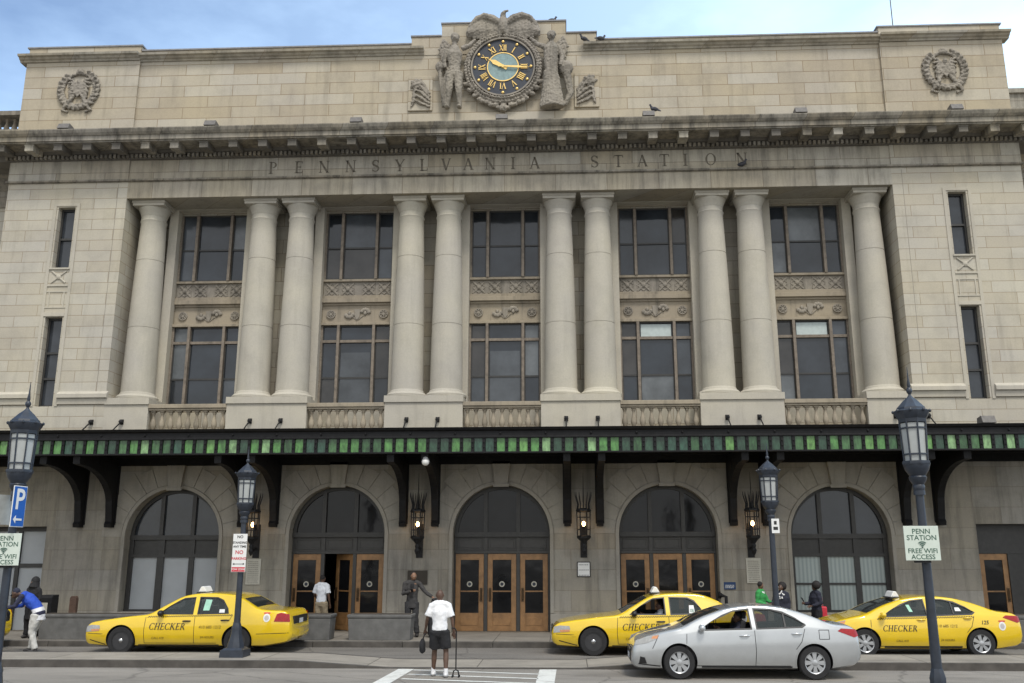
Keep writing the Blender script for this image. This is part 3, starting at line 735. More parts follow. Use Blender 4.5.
for x0, x1, y, z in ((-12.76, -3.2, .05, 19.62), (3.2, 12.76, .05, 19.62), (-3.23, -2.16, .04, 19.90), (2.16, 3.23, .04, 19.90), (-2.18, 2.18, .04, 20.37), (-16.85, -12.70, .01, 19.80), (12.70, 16.85, .01, 19.80)):
    a.box(x0, x1, y, 1.25, z + .001, z + .05)
a.build('roof_coping', plain('lead_coping', (.22, .22, .23), .7, var=.2), st)
# wall ashlar base step under the attic
a = MB(); a.box(-17.3, 17.3, -.35, .6, 16.11, 16.2) if False else None

# clock with roman numerals
CZ = 18.55
a = MB(); a.lathe([(1.05, -.02), (1.05, .25)], 0, -.12, CZ, 64, axis='y'); clk = a.build('clock', m_dial, st, smooth=40)
b = MB(); b.lathe([(.52, -.012), (.52, .0)], 0, -.141, CZ, 48, axis='y'); b.build('dial_centre', m_dialc, clk)
b = MB()
def ringm(mb, r0, r1, y0, y1, n=64):
    o = [(r1 * math.cos(2 * PI * i / n), CZ + r1 * math.sin(2 * PI * i / n)) for i in range(n)]; i_ = [(r0 * math.cos(2 * PI * i / n), CZ + r0 * math.sin(2 * PI * i / n)) for i in range(n)]
    vs = [(x, y, z) for y in (y0, y1) for lp in (o, i_) for x, z in lp]
    fs = []
    for i in range(n):
        j = (i + 1) % n; fs += [(i, j, n + j, n + i), (2 * n + i, 3 * n + i, 3 * n + j, 2 * n + j), (i, 2 * n + i, 2 * n + j, j), (n + i, n + j, 3 * n + j, 3 * n + i)]
    mb.add(vs, fs)
ringm(b, .51, .545, -.165, -.141); b.build('gilt_ring', m_gold, clk)
NUM = ['XII', 'I', 'II', 'III', 'IIII', 'V', 'VI', 'VII', 'VIII', 'IX', 'X', 'XI']
for k, t in enumerate(NUM):
    al = -k * PI / 6; b = MB(); q, wd = word(t, .235, .0); sc = min(.9, .27 / wd)
    for p in q:
        pts = []
        for u, v in p:
            x, z = (u - wd / 2) * sc * .95, .60 + v
            pts.append((x * math.cos(al) - z * math.sin(al), CZ + x * math.sin(al) + z * math.cos(al)))
        b.prism(pts, -.165, -.141, 'y')
    b.build('numeral', m_gold, clk)
    b = MB(); b.ball((-.955 * math.sin(al), -.15, CZ + .955 * math.cos(al)), (.055, .04, .055), 10); b.build('hour_stud', m_gold, clk, smooth=60)
def hand(ang, ln, wd, y):
    b = MB(); al = -R(ang)
    pts = [(-wd * .5, -.16), (wd * .5, -.16), (wd * .42, 0), (wd * .7, ln * .55), (wd * .2, ln * .75), (0, ln), (-wd * .2, ln * .75), (-wd * .7, ln * .55), (-wd * .42, 0)]
    b.prism([(x * math.cos(al) - z * math.sin(al), CZ + x * math.sin(al) + z * math.cos(al)) for x, z in pts], y - .015, y, 'y'); return b
hand(300, .62, .12, -.185).build('hour_hand', m_gold, clk); hand(94, .96, .055, -.21).build('minute_hand', m_gold, clk)
b = MB(); b.lathe([(.05, -.06), (.07, 0)], 0, -.17, CZ, 16, axis='y'); b.build('hand_boss', m_gold, clk)
# carved wreath round the dial
b = MB()
ringm(b, 1.045, 1.10, -.20, .07)
b.build('clock_rim', m_sculp, st, smooth=35)
b = MB()
for k in range(72):
    t = 2 * PI * k / 72
    for rr, dy, sz in ((1.17, -.17, .055), (1.28, -.12, .065)):
        b.ball((rr * math.cos(t + (rr - 1.2)), dy + .02, CZ + rr * math.sin(t + (rr - 1.2))), (sz, .10, sz), 7)
ringm(b, 1.09, 1.34, -.10, .07)
for k in range(13):
    t = R(205 + k * 11); b.ball((1.40 * math.cos(t), -.08, CZ + 1.40 * math.sin(t)), (.12, .09, .08), 8)
for s in (-1, 1):
    for k in range(6): b.ball((s * (.15 + k * .13), -.1, CZ - 1.50 + .06 * k + .03 * (k % 2)), (.10, .10, .07), 7)
b.ball((0, -.12, CZ - 1.53), (.16, .14, .13), 8)
fused(b, 'carved_wreath', m_sculp, st, .02, 1, (.07, .07))

# eagle above the clock
b = MB()
b.ball((0, -.18, 20.12), (.17, .17, .36), 12); b.ball((0, -.20, 20.48), (.10, .12, .13), 10); b.tube([(0, -.2, 20.32), (.01, -.22, 20.5), (.05, -.3, 20.57)], [.10, .09, .07], 8)
b.tube([(.06, -.28, 20.58), (.17, -.34, 20.57), (.19, -.34, 20.50)], [.055, .035, .012], 7)
b.tube([(-.08, -.16, 19.9), (-.14, -.15, 19.62)], [.09, .05], 7); b.tube([(.08, -.16, 19.9), (.14, -.15, 19.62)], [.09, .05], 7)
for s in (-1, 1):
    # wing: swept-up shoulder and feather fan
    b.tube([(s * .10, -.12, 20.22), (s * .38, -.14, 20.40), (s * .66, -.12, 20.50), (s * .92, -.1, 20.42), (s * 1.14, -.08, 20.16), (s * 1.24, -.07, 19.9)], [.13, .15, .14, .11, .08, .05], 8)
    for k in range(11):
        t = k / 10; x0 = s * (.22 + .95 * t); z0 = 20.30 + .16 * math.sin(PI * min(1, t * 1.1)) - .26 * t ** 2
        x1 = s * (.10 + 1.14 * t); z1 = 19.52 + .22 * t ** 2 + .05 * (k % 2)
        b.tube([(x0, -.11, z0), ((x0 + x1) / 2, -.13, (z0 + z1) / 2), (x1, -.06, z1)], [.075, .085, .04], 7, sq=.8)
fused(b, 'eagle_sculpture', m_sculp, st, .022, 1, (.06, .05))

def statue(sx, robe):
    """standing stone figure leaning on the clock, arm raised to the rim"""
    b = MB(); x = sx * 1.66; y = -.16; z = 17.0
    if robe:
        for r0, z0, r1, z1, dx0, dx1 in ((.42, 0, .30, .9, 0, -.02), (.30, .9, .24, 1.35, -.02, -.04)):
            b.tube([(x + dx0, y, z + z0), (x + (dx0 + dx1) / 2, y, z + (z0 + z1) / 2), (x + dx1, y, z + z1)], [r0, (r0 + r1) / 2, r1], 12, sq=.6)
        for k in range(9):
            t = -1 + k / 4; b.tube([(x + t * .36, y - .18 * (1 - t * t) - .05, z + .02), (x + t * .22, y - .14, z + 1.0), (x + t * .12, y - .12, z + 1.4)], [.06, .045, .03], 6)
        b.tube([(x, y, z + 1.3), (x - .02, y, z + 1.7), (x - .02, y, z + 2.2), (x, y, z + 2.42)], [.22, .24, .26, .12], 12, sq=.7)
    else:
        for t, fx in ((-1, .22), (1, .20)):
            b.tube([(x + t * .13, y, z + 1.35), (x + t * (.13 + .03), y - .05, z + .72), (x + t * fx, y, z + .08)], [.17, .12, .07], 10); b.ball((x + t * fx, y - .08, z + .06), (.09, .16, .07), 8)
        b.tube([(x, y, z + 1.2), (x, y, z + 1.6), (x, y - .02, z + 2.05), (x, y, z + 2.38)], [.22, .20, .27, .12], 12, sq=.7)
        b.tube([(x + sx * .15, y + .02, z + 1.6), (x + sx * .32, y + .04, z + .9), (x + sx * .25, y + .04, z + .15)], [.10, .16, .12], 8, sq=.6)
    b.ball((x - sx * .01, y - .02, z + 2.66), (.135, .15, .175), 12); b.tube([(x, y, z + 2.3), (x, y - .01, z + 2.6)], [.08, .08], 8)
    b.ball((x, y + .02, z + 2.74), (.16, .16, .14), 10); b.ball((x - sx * .01, y - .17, z + 2.63), (.03, .04, .045), 6)
    b.tube([(x - sx * .24, y, z + 2.26), (x - sx * .48, y - .02, z + 2.36), (x - sx * .72, y + .02, z + 2.62)], [.10, .08, .05], 8)          # arm to the clock
    b.tube([(x + sx * .24, y, z + 2.24), (x + sx * .36, y, z + 1.85), (x + sx * .30, y - .1, z + 1.5)], [.10, .08, .06], 8)
    # drapery / wing behind the shoulders
    for k in range(6):
        b.tube([(x + sx * .1, y + .12, z + 2.3 - .1 * k), (x + sx * (.42 - .03 * k), y + .12, z + 2.66 - .17 * k), (x + sx * (.56 - .05 * k), y + .14, z + 2.3 - .2 * k)], [.10, .09, .05], 7, sq=.7)
    # staff / shield at the outer side
    if robe: b.ball((x + sx * .50, y, z + 1.45), (.24, .14, .28), 10); b.tube([(x + sx * .5, y, z + 1.3), (x + sx * .62, y + .04, z + .5), (x + sx * .42, y + .04, z + .1)], [.15, .12, .08], 8)
    else: b.tube([(x + sx * .55, y, z + 1.75), (x + sx * .30, y - .02, z + .10)], [.055, .10], 8); b.ball((x + sx * .5, y, z + 1.6), (.16, .12, .2), 8)
    o = fused(b, 'statue', m_sculp, st, .02, 1, (.07, .055)); return o
tag(statue(-1, False), 'bare-legged carved figure at the left of the clock'); tag(statue(1, True), 'robed carved figure at the right of the clock')
for s in (-1, 1):           # low relief lion panels outside the figures
    b = MB(); x = s * 2.84
    b.box(x - .42, x + .42, .02, .099, 17.08, 18.36)
    b.build('relief_panel', m_attic, st, bevel=.02)
    b = MB()
    for k in range(5): b.tube([(x - s * .34, .0, 17.2 + .12 * k), (x - s * .05, -.03, 17.32 + .20 * k), (x + s * .18, -.02, 17.45 + .19 * k), (x + s * (.30 - .02 * k), 0, 17.20 + .16 * k)], [.04, .06, .055, .03], 6)
    b.ball((x + s * .12, -.02, 18.05), (.17, .08, .19), 9)
    for k in range(7): t = k * 2 * PI / 7; b.ball((x + s * .12 + .18 * math.cos(t), -.01, 18.05 + .18 * math.sin(t)), (.06, .05, .06), 6)
    b.ball((x + s * .22, -.06, 17.98), (.08, .06, .07), 7)
    fused(b, 'lion_relief', m_sculp, st, .018, 1, (.09, .09))
# wreath medallions in the pavilion attic
for s in (-1, 1):
    b = MB(); cx, cz = s * 14.80, 18.15
    for k in range(26):
        t = 2 * PI * k / 26
        if 60 < math.degrees(t) < 120: continue
        b.tube([(cx + .58 * math.cos(t), -.01, cz + .62 * math.sin(t)), (cx + .68 * math.cos(t + .12), -.07, cz + .72 * math.sin(t + .12)), (cx + .76 * math.cos(t + .26), -.01, cz + .80 * math.sin(t + .26))], [.04, .075, .03], 6)
    n = 40; 
    for k in range(n): t = 2 * PI * k / n; b.ball((cx + .56 * math.cos(t), -.02, cz + .60 * math.sin(t)), .06, 6)
    for q in (-1, 1):           # spread-winged bird with shield
        for k in range(6):
            b.tube([(cx + q * .05, -.03, cz + .12 - .05 * k), (cx + q * .24, -.06, cz + .34 - .10 * k), (cx + q * (.44 - .03 * k), -.02, cz + .40 - .18 * k)], [.05, .055, .03], 6)
        b.tube([(cx + q * .12, -.02, cz - .2), (cx + q * .3, -.05, cz - .5), (cx + q * .5, -.02, cz - .80), (cx + q * .30, -.02, cz - .86)], [.05, .08, .06, .05], 6)
    b.prism([(cx - .16, cz + .16), (cx + .16, cz + .16), (cx + .15, cz - .14), (cx, cz - .30), (cx - .15, cz - .14)], -.09, .015, 'y')
    b.ball((cx, -.06, cz + .26), (.08, .07, .10), 8); b.ball((cx, -.05, cz + .66), (.16, .07, .12), 8)
    fused(b, 'wreath_medallion', m_sculp, st, .02, 1, (.08, .08))

# wings of the building, set back
for s in (-1, 1):
    a = MB(); a.box(s * 16.86, s * 34, 2.0, 12, .1, 14.6); a.build('wing_wall', m_ash, st)
    a = MB(); a.extr([(2.2, 14.6), (1.95, 14.6), (1.93, 15.2), (1.7, 15.35), (1.5, 15.5), (1.15, 15.55), (1.1, 15.95), (1.0, 16.2), (2.6, 16.25)], s * 16.86, s * 34)
    a.box(s * 16.86, s * 34, 2.1, 3, 16.25, 17.62); a.box(s * 16.81, s * 34, 2.0, 3, 18.28, 18.45)
    a.box(s * 16.81, s * 34, 2.02, 2.9, 17.621, 17.72)
    if s > 0: a.box(16.81, 34, 2.1, 2.8, 17.721, 18.279)
    wc = a.build('wing_cornice', m_corn if s < 0 else m_frieze, st)
    if s < 0:
        for k in range(14):
            x = -17.0 - k * .30; b = MB(); b.lathe([(.07, 0), (.10, .12), (.10, .2), (.05, .4), (.05, .48), (.08, .555)], x, 2.4, 17.722, 10); b.build('baluster', m_terra, wc, smooth=40)
a = MB(); a.box(-16.2, 16.2, 1.4, 12, 16.1, 16.3); a.box(-12.7, 12.7, 1.81, 12, 14.3, 14.4); a.build('roof', m_under, st)

# canopy
can_z0, can_z1, cy0 = 5.17, 5.90, -2.60
a = MB()
a.extr([(cy0 - .05, 5.60), (cy0 - .05, 5.64), (cy0, 5.66), (cy0, 5.80), (cy0 - .06, 5.83), (cy0 - .10, 5.90), (cy0 + .15, 5.90), (cy0 + .15, 5.60)], -17.2, 17.2)
a.extr([(cy0 - .04, 5.17), (cy0 - .04, 5.215), (cy0 + .1, 5.215), (cy0 + .1, 5.17)], -17.2, 17.2)
a.box(-17.2, 17.2, cy0 + .151, -.01, 5.72, 5.80)
can = a.build('canopy', m_canb, st, bevel=.006)
b = MB()
x = -17.0
while x < 17.1: b.box(x - .04, x + .04, cy0 + .151, -.02, 5.40, 5.719); x += 1.02
for y in (-2.0, -1.3, -.6): b.box(-17.1, 17.1, y - .05, y + .05, 5.30, 5.399)
b.box(-17.1, 17.1, -.16, -.035, 5.10, 5.55); b.build('canopy_joists', m_under, can)
b = MB(); b.box(-.042, .042, -.02, .05, 5.216, 5.599)
for dz in (.12, .26): b.ball((0, -.03, 5.216 + dz), (.022, .02, .022), 6)
rbm = b.mesh('canopy_rib', m_canb)
for k in range(100):
    o = bpy.data.objects.new('canopy_rib', rbm); col.objects.link(o); o.parent = can; o.location = (-15.68 + .32 * k, cy0, 0)
b = MB(); b.box(-17.2, -15.97, cy0 - .02, cy0 + .05, 5.216, 5.599); b.build('end_plate', m_canb, can); b = MB(); b.box(16.1, 17.2, cy0 - .02, cy0 + .05, 5.216, 5.599); b.build('end_plate', m_canb, can)
b = MB(); b.ball((0, cy0 - .01, 5.73), (.035, .03, .035), 6); rvm = b.mesh('rivet', m_canb)
for k in range(26): o = bpy.data.objects.new('rivet', rvm); col.objects.link(o); o.parent = can; o.location = (-16.5 + 1.28 * k, 0, 0)
pm = MB(); pm.box(-.112, .112, -.008, .008, -.19, .19); 
gmesh = [pm.mesh('glass_panel', m) for m in m_gg]
rg = random.Random(5)
for k in range(100):
    o = bpy.data.objects.new('glass_panel', gmesh[rg.choice([0, 0, 1, 1, 2, 2, 3, 4, 4, 5, 5, 6])]); col.objects.link(o); o.parent = can
    o.location = (-15.84 + .32 * k, cy0 + .03, 5.408)
# scroll brackets
bp = MB(); curve = []
prof_ = [(-.02, 3.22), (-.27, 3.22), (-.30, 3.32), (-.24, 3.40), (-.27, 3.6), (-.31, 3.8)]
for k in range(11):
    t = k / 10 * PI / 2; prof_.append((-.32 - 1.98 * (1 - math.cos(t)), 3.85 + 1.08 * math.sin(t)))
prof_ += [(-2.5, 4.95), (-2.5, 5.28), (-.02, 5.28)]
bp.prism(prof_, -.10, .10, 'x')
for y, z, r in ((-.75, 4.98, .12), (-1.25, 5.08, .10)): bp.lathe([(r, -.11), (r, .11)], 0, y, z, 14, axis='x')
bp.box(-.13, .13, -.06, -.005, 3.3, 5.25); bp.box(-.12, .12, -2.52, -.3, 5.281, 5.30)
bmesh_ = bp.mesh('canopy_bracket', m_canb)
tr = MB(); tr.ball((0, -.07, 6.50), (.07, .09, .07), 8); tr.tube([(0, -.06, 6.50), (0, -1.05, 5.82)], .022, 6); tr.box(-.06, .06, -.03, -.001, 6.42, 6.58)
trm = tr.mesh('tie_rod', m_black)
for xc in (2.5, 7.47, 12.58):
    for s in (-1, 1):
        for d in (-.49, .49):
            for nm, me in (('canopy_bracket', bmesh_), ('tie_rod', trm)):
                o = bpy.data.objects.new(nm, me); col.objects.link(o); o.parent = st; o.location = (s * xc + d, 0, 0)

# ================================================================= wall lanterns
def make_lantern():
    r = empty('wall_lantern')
    a = MB(); a.box(-.10, .10, -.03, -.001, .0, 1.0); a.tube([(0, -.02, .28), (0, -.25, .22), (0, -.45, .42), (0, -.48, .55)], [.04, .035, .035, .05], 8)
    a.tube([(0, -.02, .8), (0, -.3, .95), (0, -.48, .98)], .02, 6)
    a.lathe([(.012, -.12), (.05, -.06), (.08, .02), (.05, .10), (.07, .16), (.05, .22), (.11, .30), (.15, .36)], 0, -.48, .18, 8); a.build('bracket', m_black, r, smooth=35)
    a = MB()
    a.lathe([(.10, .0), (.20, .08), (.21, .14), (.19, .16)], 0, -.48, .48, 6); a.lathe([(.19, 0), (.23, .03), (.22, .08), (.10, .12)], 0, -.48, 1.32, 6)
    for k in range(6): t = k * PI / 3; a.tube([(.185 * math.cos(t), -.48 + .185 * math.sin(t), .64), (.20 * math.cos(t), -.48 + .20 * math.sin(t), 1.33)], .018, 5)
    for z in (.80, 1.16): a.lathe([(.175, 0), (.195, 0), (.195, .02), (.175, .02)], 0, -.48, z, 6, cap=False)
    a.build('cage', m_black, r)
    a = MB()
    for k in range(12):
        t = k * PI / 6; c_, s_ = math.cos(t), math.sin(t)
        a.tube([(.19 * c_, -.48 + .19 * s_, 1.38), (.17 * c_, -.48 + .17 * s_, 1.55), (.24 * c_, -.48 + .24 * s_, 1.80), (.25 * c_, -.48 + .25 * s_, 1.92)], [.018, .018, .012, .003], 5)
    a.tube([(0, -.48, 1.4), (0, -.48, 2.15), (0, -.48, 2.5)], [.02, .012, .003], 6); a.build('spikes', m_black, r)
    a = MB(); a.ball((0, -.48, .98), (.05, .05, .075), 10); a.build('bulb', m_bulb, r, smooth=60)
    return r
lan = make_lantern()
LL = {-7.5: 'black spiked wall lantern, lit, partly behind the lamp post left of the entrance doors', -2.48: 'black spiked wall lantern, lit, above the man in the grey suit', 2.49: 'black spiked wall lantern, lit, above the framed white notice', 7.47: 'black spiked wall lantern, lit, above the stone tablet near the woman in green'}
for i, (x, t) in enumerate(LL.items()):
    o = lan if i == 0 else copy_tree(lan); o.location = (x, -.0, 2.30); tag(o, t, 'lantern', 'lit iron lanterns on the station wall')
for x in LL:   # the flame's own glow
    ld = bpy.data.lights.new('lantern_glow', 'POINT'); ld.energy = 2; ld.color = (1, .6, .28); ld.shadow_soft_size = .06
    lo = bpy.data.objects.new('lantern_glow', ld); col.objects.link(lo); lo.location = (x, -.60, 3.28)

# plaques and notices
def plaque(x0, x1, z0, z1, face, lab, lines=0, frame=None, cat='plaque', inkm=None, name='wall_plaque'):
    a = MB(); a.box(x0, x1, -.035, -.002, z0, z1); o = a.build(name, face if not frame else frame, bevel=.004); tag(o, lab, cat)
    if frame: b = MB(); b.box(x0 + .025, x1 - .025, -.04, -.036, z0 + .025, z1 - .025); b.build('face', face, o)
    rr = random.Random(int(x0 * 100)); b = MB()
    for k in range(lines):
        z = z1 - .09 - k * (z1 - z0 - .14) / max(1, lines - 1) if lines > 1 else (z0 + z1) / 2
        x = x0 + .05
        while x < x1 - .07: wd = rr.uniform(.02, .05); b.box(x, min(x + wd, x1 - .05), -.044, -.041, z - .008, z + .008); x += wd + .012
    if lines: b.build('lettering', inkm or m_tan, o)
    return o
plaque(-7.76, -7.32, 1.52, 2.28, m_plq, 'cream stone tablet on the wall behind the rear of the left taxi', 12)
plaque(7.30, 7.73, 1.56, 2.28, m_plq, 'cream stone tablet on the wall above the woman in green', 12)
plaque(2.28, 2.68, 1.74, 2.18, m_white, 'small white notice in a dark frame below a wall lantern', 3, m_ink, 'notice', m_ink, 'framed_notice')
plaque(6.60, 6.96, 1.38, 1.59, plain('dull_blue_plate', (.01, .04, .12), .5), 'small dark blue sign on the wall left of the stone tablet', 3, None, 'sign', m_white, 'wall_sign')
plaque(-2.82, -2.22, 1.52, 1.93, plain('dark_bronze', (.045, .038, .03), .5, metal=.5), 'dark bronze plaque on the wall behind the man in the grey suit', 0)
# stand pipe by the door
a = MB(); a.tube([(6.50, -.03, 1.22), (6.50, -.22, 1.22), (6.62, -.28, 1.18), (6.62, -.28, .85)], .05, 8); a.ball((6.48, -.16, 1.22), .075, 8); a.lathe([(.07, 0), (.07, .06)], 6.62, -.28, .82, 10); a.box(6.42, 6.58, -.03, -.001, 1.12, 1.32)
tag(a.build('standpipe', m_black, smooth=40), 'black standpipe inlet on the wall right of the doors', 'pipe')
# globe camera under canopy
r = empty('dome_camera', (-1.99, -2.45, 4.95), 0, 'white globe hanging on a short stem below the canopy edge', 'security camera')
a = MB(); a.ball((0, 0, 0), .11, 14); a.build('globe', m_white, r, smooth=60)
a = MB(); a.lathe([(.10, .05), (.08, .12), (.03, .16), (.025, .34)], 0, 0, 0, 12); a.build('stem', plain('camera_bracket_grey', (.35, .35, .35), .5), r, smooth=40)
# floodlights along the cornice
fl = empty('floodlight'); a = MB(); a.prism([(-.22, .05), (-.12, .26), (.16, .22), (.18, .05)], -.19, .19, 'x'); a.build('housing', m_flood, fl, bevel=.01)
a = MB(); a.box(-.15, .15, -.06, .06, 0, .05); a.build('foot', m_black, fl)
FL = [(-14.6, 'flat grey floodlight on the cornice under the left wreath medallion'), (-9.65, 'flat grey floodlight on the cornice, second from the left end'), (-4.78, 'flat grey floodlight on the cornice above the letters N S'), (.02, 'flat grey floodlight on the cornice directly below the clock'), (4.80, 'flat grey floodlight on the cornice with a pigeon on it'), (9.68, 'flat grey floodlight on the cornice, second from the right end'), (14.6, 'flat grey floodlight on the cornice under the right wreath medallion')]
for i, (x, t) in enumerate(FL):
    o = fl if i == 0 else copy_tree(fl); o.location = (x, -.85, 16.135); tag(o, t, 'floodlight', 'floodlights along the main cornice')
o = copy_tree(fl); o.location = (13.75, -2.35, 5.885); tag(o, 'grey floodlight lying on the right end of the black canopy', 'floodlight')
# roof antenna
a = MB(); a.tube([(14.42, 3, 16.3), (14.42, 3, 21), (14.42, 3, 25)], [.03, .022, .015], 6); tag(a.build('antenna', m_flood), 'thin bare antenna mast on the roof at the right', 'antenna')
# pigeons
def pigeon(x, y, z, rz, lab):
    b = MB(); b.ball((0, 0, .13), (.14, .075, .075), 10); b.tube([(-.08, 0, .15), (-.13, 0, .22)], [.05, .035], 7); b.ball((-.14, 0, .25), (.04, .035, .038), 8)
    b.tube([(-.17, 0, .25), (-.205, 0, .24)], [.012, .003], 5); b.tube([(.10, 0, .13), (.24, 0, .09)], [.05, .02], 6, sq=.4)
    for s in (-1, 1): b.tube([(0, s * .03, .08), (0, s * .03, 0)], .008, 5)
    o = fused(b, 'pigeon', m_pig, None, .01, 2); o.location = (x, y, z); o.rotation_euler = (0, 0, rz); tag(o, lab, 'pigeon')
pigeon(1.68, .3, 20.42, PI, 'dark pigeon on the top step of the parapet right of the eagle')
pigeon(5.0, -.86, 16.37, R(20), 'dark pigeon perched on a cornice floodlight')
pigeon(7.88, -.06, 14.735, R(150), 'dark pigeon on the ledge under the last letter of the inscription')
pigeon(2.78, -.08, 19.45, R(30), 'dark pigeon at the end of the attic moulding beside the statue')
pigeon(3.35, -.08, 19.45, R(200), 'crouching pigeon on the attic moulding, further from the statue')

# ================================================================= street lamps
def make_lamp(name='street_lamp'):
    r = empty(name)
    a = MB(); a.frustum(0, 0, 0, .16, .27, .27, .26, .26); a.frustum(0, 0, .16, .20, .24, .24, .19, .19)
    a.lathe([(.20, .20), (.185, .28), (.14, .42), (.115, .58), (.12, .62), (.095, .70), (.085, .74)], 0, 0, 0, 8); a.build('base', m_lamp, r, smooth=25)
    a = MB(); a.lathe([(.074, .74), (.066, 1.5), (.060, 3.02)], 0, 0, 0, 16); a.lathe([(.085, 2.98), (.085, 3.04)], 0, 0, 0, 16); a.build('pole', m_lamp, r, smooth=35)
    a = MB(); a.lathe([(.07, 3.02), (.085, 3.06), (.09, 3.10), (.08, 3.12), (.12, 3.18), (.13, 3.22), (.115, 3.24), (.17, 3.32), (.19, 3.38), (.19, 3.42)], 0, 0, 0, 16)
    a.lathe([(.205, 3.39), (.21, 3.41), (.205, 3.44)], 0, 0, 0, 8); a.build('lantern_cup', m_lamp, r, smooth=35)
    a = MB(); a.lathe([(.165, 3.44), (.190, 3.96)], 0, 0, 0, 8, cap=False); a.build('lamp_glass', m_lglass, r)
    a = MB()
    for k in range(8): t = k * PI / 4; a.tube([(.175 * math.cos(t), .175 * math.sin(t), 3.43), (.20 * math.cos(t), .20 * math.sin(t), 3.98)], .014, 6)
    for z, q in ((3.52, .182), (3.88, .196)): a.lathe([(q - .012, 0), (q + .008, 0), (q + .008, .022), (q - .012, .022)], 0, 0, z, 8, cap=False)
    a.build('lantern_bars', m_lamp, r)
    a = MB(); a.lathe([(.21, 3.97), (.215, 4.02), (.235, 4.05), (.265, 4.10), (.27, 4.13), (.225, 4.15), (.215, 4.18), (.20, 4.19), (.12, 4.27), (.045, 4.33), (.03, 4.35)], 0, 0, 0, 8)
    for k in range(8): t = (k + .5) * PI / 4; a.ball((.262 * math.cos(t), .262 * math.sin(t), 4.13), .025, 6)
    a.build('lantern_roof', m_lamp, r, smooth=25)
    a = MB(); a.lathe([(.028, 4.34), (.02, 4.37), (.045, 4.41), (.045, 4.44), (.02, 4.47), (.028, 4.50), (.014, 4.58), (.004, 4.76)], 0, 0, 0, 10); a.build('finial', m_lamp, r, smooth=40)
    return r
lp = make_lamp()
LPS = [(1, 1, 1), (1, 1, 1), (.93, .93, 1.018), (.93, .93, 1.022)]
LP = [((-5.58, -6.85, .15), 'dark street lamp on the median in front of the left taxi, with a parking sign'), ((6.66, -6.85, .15), 'dark street lamp rising behind the silver car, with one tiny white sign'),
      ((-6.26, -15.0, .15), 'large dark street lamp at the left edge with a blue parking sign'), ((6.91, -15.4, .15), 'large dark street lamp at the right with a pale wifi sign')]
for i, (p, t) in enumerate(LP):
    o = lp if i == 0 else copy_tree(lp); o.location = p; o.scale = LPS[i]; tag(o, t, 'street lamp', 'street lamps')

def txt_on(mb, s, size, cx, cz, y=-.014, bold=.0, xs=1):
    vs, fs = text_tris(s, size, bold)
    mb.add([(cx + v[0] * xs, y, cz + v[1]) for v in vs], fs)
def wifi(mb, cx, cz, s=1):
    for r_ in (.03, .055, .08):
        n = 8; o = [(cx + s * r_ * math.cos(R(50 + 80 * k / n)), cz + s * r_ * math.sin(R(50 + 80 * k / n))) for k in range(n + 1)]; i_ = [(cx + s * (r_ - .013) * math.cos(R(50 + 80 * k / n)), cz + s * (r_ - .013) * math.sin(R(50 + 80 * k / n))) for k in range(n, -1, -1)]
        mb.prism(o + i_, -.016, -.013, 'y')
    mb.ball((cx, -.014, cz), .010, 6)
def sign_root(name, p, rz, lab, cat='sign', group=None): return empty(name, p, rz, lab, cat, group)
def wifi_sign(p, rz, lab):
    r = sign_root('wifi_sign', p, rz, lab, 'sign', 'free wifi signs')
    a = MB(); a.box(-.23, .23, -.006, .006, -.23, .23); a.build('sign_plate', m_signg, r, bevel=.004)
    a = MB(); txt_on(a, 'PENN', .095, 0, .155, -.008, .0012); txt_on(a, 'STATION', .095, 0, .07, -.008, .0012); wifi(a, 0, -.055); txt_on(a, 'FREE WIFI', .09, 0, -.105, -.008, .0012); txt_on(a, 'ACCESS', .09, 0, -.185, -.008, .0012)
    a.build('lettering', m_green_ink, r)
    a = MB(); a.box(-.10, .10, .007, .10, -.26, -.20); a.box(-.03, .03, .007, .06, -.2, .2); a.build('clamp', m_black, r)
wifi_sign((6.83, -15.53, 2.54), R(-4), 'pale green PENN STATION FREE WIFI ACCESS sign on the right lamp post')
wifi_sign((-6.27, -15.13, 2.48), R(5), 'pale green PENN STATION FREE WIFI ACCESS sign cut by the left picture edge')
r = sign_root('parking_sign', (-6.14, -15.12, 3.10), R(86), 'blue parking sign with a white P and arrow on the left lamp post')
a = MB(); a.box(-.155, .155, -.006, .006, -.30, .30); a.build('sign_plate', m_white, r, bevel=.004); a = MB(); a.box(-.143, .143, -.009, -.0065, -.288, .288); a.build('sign_face', m_blue, r)
a = MB(); txt_on(a, 'P', .42, 0, .09, -.012, .008); a.box(-.05, .09, -.0125, -.0105, -.205, -.175); a.prism([(-.05, -.13), (-.05, -.25), (-.11, -.19)], -.0125, -.0105, 'y'); a.build('lettering', m_white, r)
# back of another sign on that lamp
r = sign_root('sign_back', (-6.44, -14.98, 3.06), R(60), 'bare grey sign seen edge-on beside the blue parking sign'); a = MB(); a.box(-.15, .15, -.005, .005, -.22, .22); a.build('sign_plate', plain('bare_aluminium', (.42, .44, .43), .5, metal=.3), r)
r = sign_root('no_parking_sign', (-5.60, -6.96, 2.44), R(0), 'white no parking sign with red lettering on the median lamp post'); a = MB(); a.box(-.165, .165, -.006, .006, -.43, .43); a.build('sign_plate', m_white, r, bevel=.003)
a = MB(); txt_on(a, 'NO', .09, 0, .36, -.009, .002); txt_on(a, 'STANDING', .068, 0, .23, -.009, .002); txt_on(a, 'ANY TIME', .068, 0, .14, -.009, .002); a.box(-.10, .10, -.010, -.008, -.255, -.243)
for s in (-1, 1): a.prism([(s * .10, -.225), (s * .10, -.273), (s * .14, -.249)], -.010, -.008, 'y')
a.build('black_lettering', m_ink, r)
